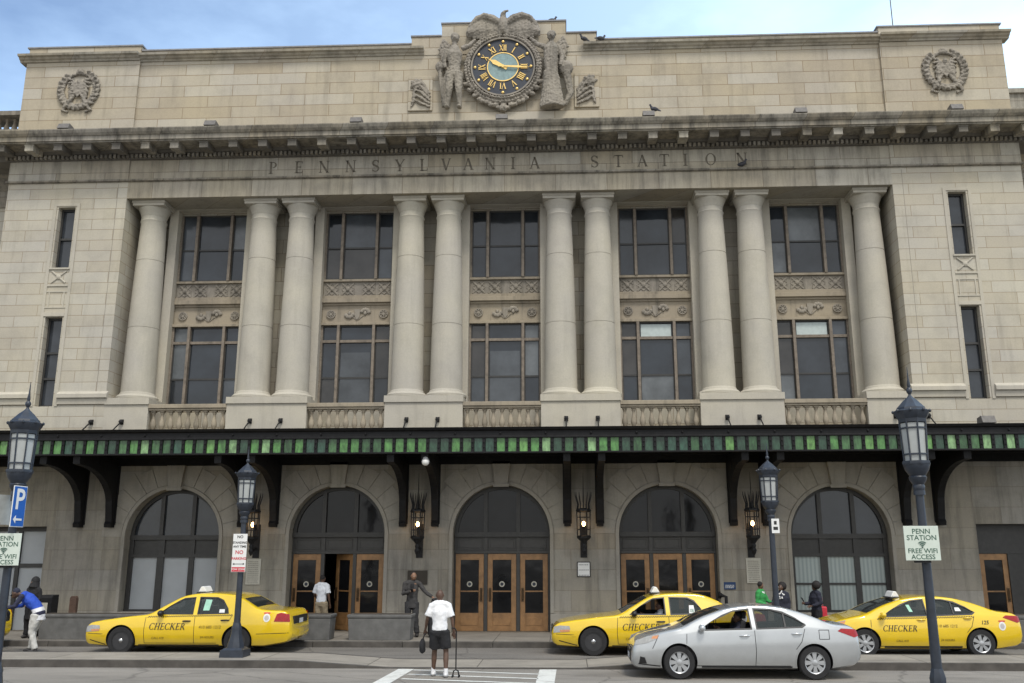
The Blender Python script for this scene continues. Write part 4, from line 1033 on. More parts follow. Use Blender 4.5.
a = MB(); txt_on(a, 'NO', .12, 0, .01, -.009, .002); txt_on(a, 'PARKING', .082, 0, -.13, -.009, .002); a.box(-.155, .155, -.010, -.008, -.42, -.32); a.build('red_lettering', m_red, r)
a = MB(); txt_on(a, 'TOW ZONE', .06, 0, -.37, -.012, .001); a.build('white_lettering', m_white, r)
r = sign_root('small_sign', (6.73, -6.95, 3.02), R(-8), 'tiny white sign high on the lamp post behind the silver car'); a = MB(); a.box(-.085, .085, -.005, .005, -.16, .16); a.build('sign_plate', m_white, r)
a = MB(); a.box(-.03, .03, -.009, -.007, .03, .11); a.box(-.05, .05, -.009, -.007, -.09, -.02); a.build('mark', m_ink, r)

# planters on the pavement
def planter(x0, x1, lab):
    r = empty('planter', ((x0 + x1) / 2, -2.42, .15), 0, lab, 'planter', 'grey planters in front of the station'); h = (x1 - x0) / 2
    a = MB(); a.frustum(0, 0, 0, .56, h - .05, .29, h - .02, .32); a.frustum(0, 0, .56, .60, h - .02, .32, h, .34); a.frustum(0, 0, .60, .665, h, .34, h, .34)
    a.build('trough', m_planter, r, bevel=.012)
    b = MB(); b.box(-h + .06, h - .06, -.27, .27, .60, .672); b.build('soil', plain('planter_soil', (.05, .04, .03), 1, var=.4), r)
planter(-12.55, -8.50, 'long grey planter at far left behind the man in the football jersey')
planter(-8.46, -4.42, 'long grey planter mostly hidden behind the left taxi')
planter(-3.98, -2.22, 'short grey planter left of the man in the grey suit')
planter(12.45, 16.5, 'long grey planter at far right behind the rear of a taxi')
# news box and post
r = empty('newspaper_box', (-12.97, -1.55, .15), 0, 'black newspaper box with a framed picture beside the hooded woman', 'newspaper box')
a = MB(); a.box(-.20, .20, -.2, .2, .12, 1.06); a.box(-.15, .15, -.15, .15, 0, .12); a.prism([(-.2, 1.061), (.2, 1.061), (.2, 1.13), (-.1, 1.13)], -.20, .20, 'x'); a.build('body', m_black, r, bevel=.012)
a = MB(); a.box(-.19, .10, -.21, -.201, .62, .92); a.build('display', m_plq, r); a = MB(); a.ball((-.05, -.215, .77), (.05, .012, .09), 8); a.build('picture', plain('ochre_print', (.4, .26, .05), .6), r)
a = MB(); a.box(-.10, .10, -.07, .07, 0, 1.02); a.prism([(-.10, 1.02), (.10, 1.02), (.06, 1.07), (-.06, 1.07)], -.07, .07, 'y'); o = a.build('wooden_post', plain('dark_brown_wood', (.085, .05, .035), .8, var=.3), bevel=.01); o.location = (-12.55, -.9, .15); tag(o, 'short dark brown post standing against the wall behind the long planter', 'post')
# ================================================================= vehicles
def interp(pts, x):
    if x <= pts[0][0]: return pts[0][1]
    for (a, u), (b, v) in zip(pts, pts[1:]):
        if x <= b:
            t = (x - a) / (b - a) if b > a else 0
            return u + (v - u) * t
    return pts[-1][1]
def smooth_prof(pts, n=90):
    """rounded-off copy of a broken line"""
    x0, x1 = pts[0][0], pts[-1][0]; out_ = []
    for i in range(n + 1):
        x = x0 + (x1 - x0) * i / n; sm = 0; k = 0
        r_ = min(.10, x - x0, x1 - x)
        for d in (-1, -.5, 0, .5, 1): sm += interp(pts, x + d * r_); k += 1
        out_.append((x, sm / k))
    return out_
class Body:
    def __init__(s, sp):
        s.sp = sp; s.top = smooth_prof(sp['top'], 140); s.L = sp['L']; s.hw = sp['hw']
    def zt(s, x): return interp(s.top, x)
    def zb(s, x): return interp(s.sp['bot'], x)
    def belt(s, x): return min(interp(s.sp['belt'], x), s.zt(x) - .03)
    def W(s, x):
        L_ = s.L; f = s.sp.get('taper', (.20, .16))
        t = max(0, (1.15 - x) / 1.15); u = max(0, (x - (L_ - 1.1)) / 1.1)
        return s.hw * (1 - f[0] * t ** 2.4 - f[1] * u ** 2.6) * (1 - .0)
    def side(s, x, z):
        e = min(max(x, 0) / .10, max(s.L - x, 0) / .10, 1); k = math.sqrt(max(0, 1 - (1 - e) ** 2))
        W_ = s.W(x) * (.90 + .10 * k); b = s.belt(x); zb = s.zb(x)
        if z <= b:
            t = (z - zb) / max(.05, b - zb); return W_ * (1 - .085 * (t - .60) ** 2 / .36)
        return W_ * (1 - .085 * .16 / .36) - s.sp['tumble'] * (z - b)
    def section(s, x):
        zt, zb, b = s.zt(x), s.zb(x), s.belt(x); r = .055 if zt - b > .2 else min(.07, max(.02, (zt - b)))
        up = max(b, zt - r); pts = [(0, zb), (s.side(x, zb) - .06, zb)]
        for i in range(9): z = zb + .03 + (b - zb - .03) * i / 8; pts.append((s.side(x, z), z))
        for i in range(1, 6): z = b + (up - b) * i / 5; pts.append((s.side(x, z), z))
        y0 = s.side(x, up); r2 = min(.12, r * 1.6)
        for i in range(1, 5): a = i / 4 * PI / 2; pts.append((y0 - r2 * (1 - math.cos(a)), up + (zt - up) * .82 * math.sin(a)))
        ye, ze = pts[-1]
        for i in range(1, 6): t = 1 - i / 5; pts.append((ye * t, ze + (zt - ze) * (1 - t * t)))
        return pts
    def topz(s, x, y):
        p = s.section(x)[-6:]; p = p[::-1]
        for (a, u), (b, v) in zip(p, p[1:]):
            if a <= y <= b: return u + (v - u) * (y - a) / (b - a + 1e-9)
        return p[-1][1]
    def loft(s, inset=0, x0=None, x1=None):
        L_ = s.L; n = 74; a = 0 if x0 is None else x0; b = L_ if x1 is None else x1
        xs_ = [a + (b - a) * (.5 - .5 * math.cos(PI * i / n)) * .35 + (b - a) * i / n * .65 for i in range(n + 1)]
        rings = []
        for x in xs_:
            p = s.section(x)
            if inset:
                zt = p[-1][1]; zb = .34
                p = [(max(0, y - inset) if y > 0 else 0, zb + (z - s.zb(x)) / (zt - s.zb(x)) * (zt - inset - zb)) for y, z in p]
            else:
                # rounded bumpers
                e = min(x / .10, (L_ - x) / .10, 1); k = math.sqrt(max(0, 1 - (1 - e) ** 2)); zc = (p[0][1] + p[-1][1]) / 2
                p = [(y, zc + (z - zc) * (.72 + .28 * k)) for y, z in p]
            ring = [(x, y, z) for y, z in p] + [(x, -y, z) for y, z in p[1:-1][::-1]]
            rings.append(ring)
        m = len(rings[0]); mb = MB(); vs = [v for r_ in rings for v in r_]
        fs = [(j * m + i, j * m + (i + 1) % m, (j + 1) * m + (i + 1) % m, (j + 1) * m + i) for j in range(len(rings) - 1) for i in range(m)]
        fs += [tuple(range(m))[::-1], tuple((len(rings) - 1) * m + i for i in range(m))]
        mb.add(vs, fs); return mb
    def patch(s, poly, off=.004, n=1, sgn=(-1, 1)):
        """polygon (x,z) wrapped on both (or one) flanks, as a thin plate"""
        mb = MB(); P_ = []
        k = len(poly)
        for i in range(k):
            a, b = poly[i], poly[(i + 1) % k]
            for j in range(n): P_.append((a[0] + (b[0] - a[0]) * j / n, a[1] + (b[1] - a[1]) * j / n))
        tr = [tuple(t) for t in tessellate_polygon([[Vector((p[0], p[1], 0)) for p in P_]])]
        for _ in range(3):                       # refine so that the plate follows the curved flank
            mid = {}; nx_ = []
            def md(a, b):
                k_ = (min(a, b), max(a, b))
                if k_ not in mid: P_.append(((P_[a][0] + P_[b][0]) / 2, (P_[a][1] + P_[b][1]) / 2)); mid[k_] = len(P_) - 1
                return mid[k_]
            for a, b, c in tr: ab, bc, ca = md(a, b), md(b, c), md(c, a); nx_ += [(a, ab, ca), (ab, b, bc), (ca, bc, c), (ab, bc, ca)]
            tr = nx_
        for q in sgn:
            mb.add([(p[0], q * (s.side(p[0], p[1]) + off), p[1]) for p in P_], tr)
        return mb
    def line(s, pts, wd=.012, off=.003, sgn=(-1, 1)):
        mb = MB()
        for q in sgn:
            for (x0, z0), (x1, z1) in zip(pts, pts[1:]):
                d = Vector((x1 - x0, z1 - z0)); ln = d.length; d /= ln; nn = Vector((-d.y, d.x)) * wd / 2; m = max(1, int(ln / .08))
                vs = []
                for j in range(m + 1):
                    c = Vector((x0, z0)) + d * ln * j / m
                    for t in (-1, 1): e = c + nn * t; vs.append((e.x, q * (s.side(e.x, e.y) + off), e.y))
                mb.add(vs, [(2 * j, 2 * j + 1, 2 * j + 3, 2 * j + 2) for j in range(m)])
        return mb
def shrink(poly, k):
    cx = sum(p[0] for p in poly) / len(poly); cz = sum(p[1] for p in poly) / len(poly)
    out_ = []
    for x, z in poly:
        dx, dz = x - cx, z - cz; out_.append((cx + dx - math.copysign(min(abs(dx), k), dx), cz + dz - math.copysign(min(abs(dz), k), dz)))
    return out_
m_tyre = plain('tyre_rubber', (.016, .016, .017), .85, var=.3)
m_steel = plain('black_steel_rim', (.03, .03, .032), .5, var=.2)
m_alloy = plain('silver_wheel_cover', (.42, .43, .44), .35, metal=.5, var=.08)
m_chrome = plain('dull_chrome', (.5, .5, .5), .25, metal=.9)
m_int = plain('car_interior', (.022, .022, .024), .85, var=.3)
m_trim = plain('black_car_trim', (.012, .012, .013), .45)
m_hlamp = plain('headlight_lens', (.34, .34, .33), .12, var=.15, scale=20)
m_amber = plain('amber_reflector', (.62, .25, .10), .25, var=.1)
m_tail = plain('red_tail_light', (.30, .008, .012), .15, var=.2, scale=20)
m_plate = plain('licence_plate', (.55, .57, .6), .5)
def car_paint(name, c, metal=0.0):
    s = NT(name); b = s.b; p = s.n('ShaderNodeTexCoord').outputs['Object']
    base = s.ramp(s.noise(p, 1.7, 5, .6), .3, .7, tuple(x * .93 for x in c), tuple(min(1, x * 1.05) for x in c))
    sp = s.n('ShaderNodeSeparateXYZ'); s.l(p, sp.inputs[0])
    low = s.ramp(s.math('ADD', sp.outputs[2], s.math('MULTIPLY', s.noise(p, 5, 4), .25)), .32, .62, (1, 1, 1), (0, 0, 0))
    base = s.mix(s.math('MULTIPLY', low, .32), base, (.16, .14, .11))       # brownish tone, stronger towards the bottom
    s.l(base, b.inputs['Base Color']); b.inputs['Roughness'].default_value = .26; b.inputs['Metallic'].default_value = metal
    b.inputs['Coat Weight'].default_value = 1.0; b.inputs['Coat Roughness'].default_value = .03
    return s.m
m_yel = car_paint('taxi_yellow_paint', (.76, .515, .012))
m_sil = car_paint('silver_car_paint', (.44, .455, .46), .4)
def tint_glass(name, al=.55, c=(.03, .04, .04)):
    s = NT(name); b = s.b; b.inputs['Base Color'].default_value = (*c, 1); b.inputs['Roughness'].default_value = .04; b.inputs['Alpha'].default_value = al
    b.inputs['Specular IOR Level'].default_value = .6
    return s.m
m_cg = tint_glass('tinted_car_glass', .62); m_cg2 = tint_glass('windscreen_glass', .72, (.03, .035, .035))

def make_wheel(root, x, y, r, kind, s):
    mb = MB(); wd = .105
    mb.lathe([(r * .64, -wd), (r * .93, -wd), (r * .985, -wd * .75), (r, -wd * .4), (r, wd * .4), (r * .985, wd * .75), (r * .93, wd), (r * .64, wd)], 0, 0, 0, 40, axis='y', cap=False)
    t = mb.build('wheel', m_tyre, root, smooth=40); t.location = (x, y, r)
    mb = MB(); ys = s
    def disc(prof, mat=None, n=40): mb.lathe([(a, ys * b) for a, b in prof], 0, 0, 0, n, axis='y', cap=True)
    if kind == 'steel':
        disc([(r * .66, .085), (r * .60, .07), (r * .56, .035), (r * .42, .02), (r * .34, .05), (r * .16, .055), (.001, .055)]); o = mb.build('rim', m_steel, t, smooth=35)
        mb = MB(); disc([(r * .16, .0551), (r * .15, .085), (r * .10, .10), (.001, .105)]); mb.build('hub_cap', m_chrome, t, smooth=40)
        mb = MB(); 
        for k in range(10): a = k * PI / 5; mb.ball((r * .50 * math.cos(a), ys * .028, r * .50 * math.sin(a)), (.022, .012, .022), 7)
        mb.build('rim_holes', m_trim, t)
    else:
        disc([(r * .655, .05), (r * .655, .02), (.001, .015)]); mb.build('rim_shadow', m_steel, t, smooth=35)
        mb = MB(); mb.lathe([(r * .60, ys * .06), (r * .67, ys * .09), (r * .645, ys * .095), (r * .58, ys * .08)], 0, 0, 0, 40, axis='y', cap=False)
        n = 8 if kind == 'eight' else 7
        for k in range(n):
            a = 2 * PI * k / n
            pts = [(r * .13, -.024), (r * .60, -.047), (r * .62, .047), (r * .13, .024)]
            mb.prism([(u * math.cos(a) - v * math.sin(a), u * math.sin(a) + v * math.cos(a)) for u, v in pts], ys * .055, ys * .085, 'y')
        mb.lathe([(r * .19, ys * .05), (r * .18, ys * .09), (r * .10, ys * .10), (.001, ys * .10)], 0, 0, 0, 20, axis='y')
        mb.build('rim', m_alloy, t, smooth=30)
def car_text(B, txt, h, x, z, mat, root, name, serif=True, shear=.22, side=-1, bold=.0, off=.005):
    mb = MB()
    if serif:
        q, wd = word(txt, h, .05, shear)
        for p in q:
            # all strokes share one height: they are opaque and coplanar pieces of equal colour, so nudge each slightly
            mb.add([(x + u, side * (B.side(x + u, z + v) + off), z + v) for u, v in p], [(0, 1, 2, 3)]); off += .00004
    else:
        vs, fs = text_tris(txt, h, bold, shear, 'LEFT'); mb.add([(x + v[0], side * (B.side(x + v[0], z + v[1]) + off), z + v[1]) for v in vs], fs)
    return mb.build(name, mat, root)

def make_car(name, sp, paint, label, cat, loc, group=None, taxi=None, driver=False):
    B = Body(sp); root = empty(name, loc, 0, label, cat, group)
    body = B.loft().mesh('body', paint)
    def boolsub(me, cutmb, mat):
        cm = cutmb.mesh('c', mat); co = bpy.data.objects.new('c', cm); col.objects.link(co)
        r_ = evald(me, [('BOOLEAN', dict(operation='DIFFERENCE', solver='EXACT', object=co, material_mode='TRANSFER'))]); bpy.data.objects.remove(co); return r_
    # interior hollow
    body = boolsub(body, B.loft(.05, sp['cabin'][0], sp['cabin'][1]), m_int)
    # wheel wells
    for wx in sp['wheels']:
        for s in (-1, 1):
            c = MB(); rr_ = sp['wr'] + .045
            c.lathe([(rr_, s * (sp['hw'] - .30)), (rr_, s * (sp['hw'] + .2))], wx, 0, sp['wr'] + .01, 40, axis='y'); body = boolsub(body, c, m_int)
    for wp in sp['side_windows']:
        c = MB(); c.prism(wp, -1.5, 1.5, 'y'); body = boolsub(body, c, m_trim)
    # windscreen and back light openings
    scr = []
    for (xa, xb, m_) in sp['screens']:
        nx, ny = 14, 10; c = MB(); g_ = {}; vs = []
        for k, dz in ((0, .06), (1, -.09)):
            for i in range(nx + 1):
                x = xa + (xb - xa) * i / nx; ye = B.section(x)[-6][0] - .045
                for j in range(ny + 1): y = ye * (-1 + 2 * j / ny); vs.append((x, y, B.topz(x, abs(y)) + dz))
        N = (nx + 1) * (ny + 1); fs = []
        idx = lambda k, i, j: k * N + i * (ny + 1) + j
        for i in range(nx):
            for j in range(ny): fs.append((idx(0, i, j), idx(0, i + 1, j), idx(0, i + 1, j + 1), idx(0, i, j + 1))); fs.append((idx(1, i, j), idx(1, i, j + 1), idx(1, i + 1, j + 1), idx(1, i + 1, j)))
        for i in range(nx): fs.append((idx(0, i, 0), idx(1, i, 0), idx(1, i + 1, 0), idx(0, i + 1, 0))); fs.append((idx(0, i, ny), idx(0, i + 1, ny), idx(1, i + 1, ny), idx(1, i, ny)))
        for j in range(ny): fs.append((idx(0, 0, j), idx(0, 0, j + 1), idx(1, 0, j + 1), idx(1, 0, j))); fs.append((idx(0, nx, j), idx(1, nx, j), idx(1, nx, j + 1), idx(0, nx, j + 1)))
        c.add(vs, fs); body = boolsub(body, c, m_trim)
        p = MB(); vs = []
        for i in range(nx + 1):
            x = xa - .02 + (xb - xa + .04) * i / nx; ye = B.section(x)[-6][0] - .03
            for j in range(ny + 1): y = ye * (-1 + 2 * j / ny); vs.append((x, y, B.topz(x, abs(y)) - .012))
        p.add(vs, [(idx(0, i, j), idx(0, i + 1, j), idx(0, i + 1, j + 1), idx(0, i, j + 1)) for i in range(nx) for j in range(ny)]); scr.append((p, m_))
    body.name = 'body'; body.polygons.foreach_set('use_smooth', [True] * len(body.polygons)); body.set_sharp_from_angle(angle=R(32))
    bo = bpy.data.objects.new('body', body); col.objects.link(bo); bo.parent = root
    for p, nm in scr: p.build(nm, m_cg2, root, smooth=60)
    # wheel-arch lips, sill, seams
    for wx in sp['wheels']:
        rr_ = sp['wr'] + .055; pts = [(wx + rr_ * math.cos(t), sp['wr'] + rr_ * math.sin(t)) for t in [R(-8 + 196 * k / 24) for k in range(25)]]
        for q_ in (-1, 1): B.line(pts, .022, .006, (q_,)).build('arch_lip', paint, bo)
    for ln in sp['seams']:
        for q_ in (-1, 1): B.line(ln, .012, .0025, (q_,)).build('panel_gap', m_trim, bo)
    for q_ in (-1, 1):
        if 'divider' in sp: B.line(sp['divider'], .03, .004, (q_,)).build('window_divider', m_trim, bo)
    if 'rub' in sp: B.line(sp['rub'], .035, .008).build('rub_strip', paint if taxi else m_trim, root)
    for q_ in (-1, 1): B.line([(sp['wheels'][0] + .45, .235), (sp['wheels'][1] - .45, .235)], .03, .006, (q_,)).build('sill_shadow', m_trim, bo)  # painted shadow: a dark strip along the lower edge of the body
    # side glass
    for wi, wp in enumerate(sp['side_windows']):
        openw = wi in sp.get('open', ())
        ring_o, ring_i = wp, shrink(wp, .028)
        for sgn in (-1, 1):
            n = len(wp); f = MB(); pts = []
            for lp in (wp, ring_i):
                for p in lp: pts.append((p[0], sgn * (B.side(*p) + .004), p[1]))
            f.add(pts, [(i, (i + 1) % n, n + (i + 1) % n, n + i) for i in range(n)]); f.build('window_trim', m_trim, bo)
            if openw and sgn < 0: continue
            gmb = B.patch(wp, -.018, 3, (sgn,)); gmb.build('side_window', m_cg, root, smooth=60)
    for hx, hz in sp['handles']:
        for sgn in (-1, 1):
            f = MB(); y = B.side(hx, hz); f.tube([(hx - .10, sgn * (y - .005), hz), (hx - .06, sgn * (y + .03), hz + .004), (hx + .06, sgn * (y + .03), hz + .006), (hx + .10, sgn * (y - .005), hz + .004)], [.014, .018, .018, .014], 8); f.build('door_handle', m_trim if sp.get('dark_handles') else paint, root, smooth=50)
    mx, mz = sp['mirror']
    for sgn in (-1, 1):
        f = MB(); y = B.side(mx, mz); f.ball((mx, sgn * (y + .12), mz + .02), (.075, .11, .075), 12); f.tube([(mx, sgn * (y - .02), mz - .03), (mx, sgn * (y + .08), mz - .01)], [.035, .03], 8)
        f.build('wing_mirror', m_trim if sp.get('dark_mirror') else paint, root, smooth=60)
    # lights
    for poly, mat_, nm in sp['lights']:
        for sgn in (-1, 1): B.patch(poly, .006, 4, (sgn,)).build(nm, mat_, root, smooth=60)
    f = MB(); zf = interp(B.top, .04); gw = sp['hw'] * .5
    f.box(-.012, .03, -gw, gw, sp['grille'][0], sp['grille'][1]); f.box(-.02, -.012, -.16, .16, .36, .47, m_plate) if False else None
    f.build('grille', m_trim, root, bevel=.01)
    f = MB(); f.box(-.02, -.013, -gw * .96, gw * .96, sp['grille'][1] - .025, sp['grille'][1] + .01); f.build('grille_bar', m_chrome, root)
    f = MB(); f.box(-.022, -.006, -.16, .16, .34, .45); f.build('licence_plate', m_plate, root)
    for sgn in (-1, 1): B.line([(sp['wheels'][0] - sp['wr'] - .5, sp['bot'][0][1] + .05), (sp['wheels'][0] - sp['wr'] - .06, .245)], .02, .004, (sgn,)).build('bumper_lip', m_trim, root)
    f = MB(); f.tube([(sp['L'] - .55, .5 * sp['hw'], .22), (sp['L'] - .02, .5 * sp['hw'], .21)], .03, 8); f.build('exhaust_pipe', m_steel, root, smooth=40)
    f = MB(); f.box(sp['L'] - .03, sp['L'] + .008, -.16, .16, sp['plate_z'], sp['plate_z'] + .11); f.build('licence_plate', m_plate, root)
    if sp['rim'] == 'steel': f = MB(); f.box(sp['L'] - .05, sp['L'] + .004, -.60, .60, .72, .90); f.build('rear_panel', m_trim, root)
    # seats and steering wheel
    for sx_ in sp['seats']:
        for sy in (-.36, .36):
            f = MB(); f.box(sx_ - .22, sx_ + .24, sy - .23, sy + .23, .36, .56); f.prism([(sx_ + .16, .50), (sx_ + .30, .50), (sx_ + .44, 1.08), (sx_ + .34, 1.10)], sy - .22, sy + .22, 'y'); f.prism([(sx_ + .37, 1.12), (sx_ + .45, 1.12), (sx_ + .47, 1.27), (sx_ + .40, 1.27)], sy - .12, sy + .12, 'y')
            f.build('seat', m_int, root, bevel=.03)
    f = MB(); t_ = [(sp['seats'][0] - .38 + .06 * math.cos(a), -.36 + .18 * math.sin(a), .92 + .17 * math.cos(a)) for a in [2 * PI * k / 20 for k in range(21)]]; f.tube(t_, .014, 6); f.build('steering_wheel', m_trim, root)
    for wx in sp['wheels']:
        for s in (-1, 1): make_wheel(root, wx, s * (sp['hw'] - .125), sp['wr'], sp['rim'], s)
    if taxi:
        # checker strip below the windows, company lettering, roof sign, stickers
        x = sp['strip'][0]; k = 0; za, zb_ = sp['strip'][2], sp['strip'][3]; f = MB()
        while x < sp['strip'][1]:
            z = za + (zb_ - za) * (x - sp['strip'][0]) / (sp['strip'][1] - sp['strip'][0])
            for row in (0, 1):
                if (k + row) % 2: continue
                f.add([(x + u, -(B.side(x + u, z + v) + .004), z + v) for u, v in ((0, row * .018), (.028, row * .018), (.028, row * .018 + .018), (0, row * .018 + .018))], [(0, 1, 2, 3)])
            x += .028; k += 1
        f.build('checker_strip', m_ink, root)
        car_text(B, 'CHECKER', taxi.get('th', .155), *taxi['text'], m_ink, root, 'company_lettering', off=.005)
        for t, h_, x, z in taxi['small']: car_text(B, t, h_, x, z, m_decal, root, 'small_lettering', serif=False, shear=.1, bold=.001)
        car_text(B, taxi['num'][0], .12, taxi['num'][1], taxi['num'][2], m_ink, root, 'cab_number', serif=False, shear=.2, bold=.002)
        sx_, sz_ = taxi['seal']; seal = [(sx_ + .085 * math.cos(2 * PI * k / 18), sz_ + .10 * math.sin(2 * PI * k / 18)) for k in range(18)]
        B.patch(seal, .004, 1, (-1,)).build('round_seal', m_white, root); B.patch([(a * .62 + sx_ * .38, b * .62 + sz_ * .38) for a, b in seal], .006, 1, (-1,)).build('seal_mark', m_sealg, root)
        B.patch([(sx_ - .08, sz_ + .10), (sx_ + .08, sz_ + .10), (sx_ + .08, sz_ + .13), (sx_ - .08, sz_ + .13)], .005, 1, (-1,)).build('seal_band', m_red, root)
        rx = taxi['roof']; rz = B.zt(rx) - .01
        f = MB(); f.prism([(rx - .14, rz), (rx + .14, rz), (rx + .12, rz + .03), (rx - .12, rz + .03)], -.30, .30, 'y'); f.build('roof_sign_base', m_trim, root, bevel=.008)
        f = MB(); f.prism([(rx - .11, rz + .03), (rx + .11, rz + .03), (rx + .035, rz + .17), (rx - .035, rz + .17)], -.24, .24, 'y'); f.build('roof_sign', m_white, root, bevel=.02)
        for poly, mat_ in taxi['stickers']: B.patch(poly, -.013, 1, (-1,)).build('window_sticker', mat_, root)
    return root, B
m_decal = plain('small_decal_ink', (.20, .13, .01), .6)
m_sealg = plain('seal_grey', (.45, .43, .42), .6)
m_stick = plain('mint_window_sticker', (.30, .55, .42), .5)
CV = dict(L=5.26, hw=.975, tumble=.46, taper=(.22, .12), wr=.335, wheels=(1.02, 3.94), rim='steel', cabin=(1.75, 4.25),
    top=[(0, .58), (.03, .66), (.12, .755), (.5, .83), (1.1, .905), (1.66, .965), (2.02, 1.17), (2.42, 1.395), (2.75, 1.455), (3.2, 1.47), (3.65, 1.445), (3.95, 1.36), (4.42, 1.10), (4.6, 1.075), (5.0, 1.06), (5.17, 1.03), (5.24, .86), (5.26, .70)],
    bot=[(0, .30), (.15, .22), (.6, .20), (4.6, .20), (5.1, .28), (5.26, .34)], belt=[(0, .70), (1.2, .87), (1.9, .915), (4.4, .985), (5.26, .98)],
    side_windows=[[(1.90, .955), (2.12, 1.12), (2.38, 1.29), (2.50, 1.345), (2.78, 1.37), (2.80, .955)], [(2.90, .955), (2.88, 1.375), (3.34, 1.365), (3.50, 1.30), (3.66, 1.10), (3.70, .975)]],
    screens=[(1.72, 2.36, 'windscreen'), (3.98, 4.36, 'rear_screen')],
    seams=[[(.03, .505), (.55, .49)], [(4.42, .50), (5.2, .52)], [(1.62, .90), (1.60, .55), (1.62, .28)], [(2.86, .93), (2.86, .27)], [(3.80, .95), (3.72, .80)], [(1.62, .28), (3.42, .28)]],
    handles=[(2.66, .80), (3.62, .82)], dark_handles=True, dark_mirror=True, mirror=(2.02, .97), grille=(.48, .66), plate_z=.72,
    lights=[([(.045, .53), (.06, .67), (.20, .70), (.44, .695), (.46, .62), (.40, .56)], m_hlamp, 'headlight'), ([(.22, .55), (.45, .565), (.44, .615), (.20, .60)], m_amber, 'side_marker'), ([(4.84, .79), (4.90, .97), (5.0, 1.0), (5.19, .96), (5.225, .78)], m_tail, 'tail_light')],
    rub=[(.5, .47), (.60, .47)], strip=(1.66, 3.78, .885, .925), seats=(2.45, 3.4), open=())
CV2 = dict(CV); CV2['open'] = (0,)
t1, B1 = make_car('taxi', CV, m_yel, 'yellow checker sedan taxi at left, behind the median lamp post with a parking sign', 'taxi', (-10.11, -4.15, 0), 'yellow checker taxis at the kerb',
    dict(text=(1.72, .60), small=[('CALL 410', .075, 1.80, .40), ('410 685 1212', .10, 2.98, .66), ('24 HOURS', .075, 3.02, .42)], num=('248', 3.83, .80), seal=(4.66, .88), roof=2.72,
         stickers=[([(3.02, 1.05), (3.18, 1.05), (3.20, 1.30), (3.04, 1.31)], m_stick), ([(3.44, 1.0), (3.58, 1.0), (3.57, 1.08), (3.44, 1.08)], m_white)]))
t2, B2 = make_car('taxi', CV2, m_yel, 'yellow checker sedan taxi in the middle with a driver at its open window', 'taxi', (1.58, -4.10, 0), 'yellow checker taxis at the kerb',
    dict(text=(1.72, .60), small=[('CALL 410', .075, 1.80, .40), ('410 685 1212', .10, 2.98, .66), ('24 HOURS', .075, 3.02, .42)], num=('31', 3.88, .80), seal=(4.66, .88), roof=2.62,
         stickers=[([(3.36, 1.0), (3.50, 1.0), (3.48, 1.18), (3.37, 1.18)], m_white), ([(3.38, 1.02), (3.49, 1.02), (3.47, 1.10), (3.39, 1.10)], m_stick)]))
SED = dict(L=4.64, hw=.885, tumble=.44, taper=(.24, .16), wr=.32, wheels=(.95, 3.66), rim='eight', cabin=(1.15, 4.0),
    top=[(0, .56), (.04, .68), (.12, .77), (.40, .885), (.75, .975), (1.02, 1.03), (1.45, 1.24), (1.92, 1.40), (2.35, 1.465), (2.75, 1.47), (3.15, 1.425), (3.55, 1.31), (4.05, 1.115), (4.30, 1.09), (4.50, 1.07), (4.60, .93), (4.64, .70)],
    bot=[(0, .24), (.15, .19), (.6, .19), (4.0, .20), (4.45, .26), (4.64, .36)], belt=[(0, .66), (.9, .88), (1.4, .92), (2.5, .96), (3.5, 1.0), (4.64, .97)],
    side_windows=[[(1.36, .955), (1.58, 1.10), (1.86, 1.27), (2.10, 1.36), (2.42, 1.40), (2.45, .985)], [(2.53, .985), (2.50, 1.405), (2.84, 1.395), (3.10, 1.34), (3.34, 1.22), (3.54, 1.075), (3.46, 1.02)]],
    screens=[(1.08, 1.84, 'windscreen'), (3.42, 3.98, 'rear_screen')],
    seams=[[(1.12, .90), (1.10, .55), (1.20, .27)], [(2.49, .97), (2.50, .55), (2.48, .27)], [(3.50, 1.0), (3.42, .75), (3.30, .60)], [(1.2, .27), (3.18, .27)], [(3.78, .80), (3.98, .80), (3.98, .98), (3.78, .98), (3.78, .80)], [(.42, .60), (.55, .86)]],
    handles=[(2.28, .86), (3.33, .90)], mirror=(1.42, 1.0), grille=(.30, .56), plate_z=.66,
    lights=[([(.05, .66), (.09, .75), (.30, .83), (.56, .885), (.50, .79), (.28, .70)], m_hlamp, 'headlight'), ([(.40, .79), (.52, .80), (.55, .865), (.44, .85)], m_amber, 'side_marker'), ([(.14, .30), (.17, .44), (.26, .42), (.30, .30)], m_trim, 'fog_light_recess'), ([(4.16, .96), (4.24, 1.01), (4.55, .99), (4.60, .86), (4.50, .83)], m_tail, 'tail_light')],
    seats=(1.95, 2.95), divider=[(3.12, .97), (3.10, 1.26)], open=(0,))
def zscale(sp, k, ks=('top', 'bot', 'belt')):
    sp = dict(sp); f = lambda pts: [(a, b * k) for a, b in pts]
    for q in ks: sp[q] = f(sp[q])
    sp['side_windows'] = [f(p) for p in sp['side_windows']]; sp['seams'] = [f(p) for p in sp['seams']]; sp['handles'] = f(sp['handles']); sp['lights'] = [(f(p), m_, n_) for p, m_, n_ in sp['lights']]
    sp['mirror'] = (sp['mirror'][0], sp['mirror'][1] * k); sp['plate_z'] *= k
    return sp
SED = zscale(SED, .955)
c1, B3 = make_car('car', SED, m_sil, 'silver compact sedan driving past at front right with its front window open', 'car', (3.25, -8.45, 0))
c1.scale = (.975, 1, 1)
CAM_ = dict(SED); k_ = 4.75 / 4.64
def sc_(v): return v * k_
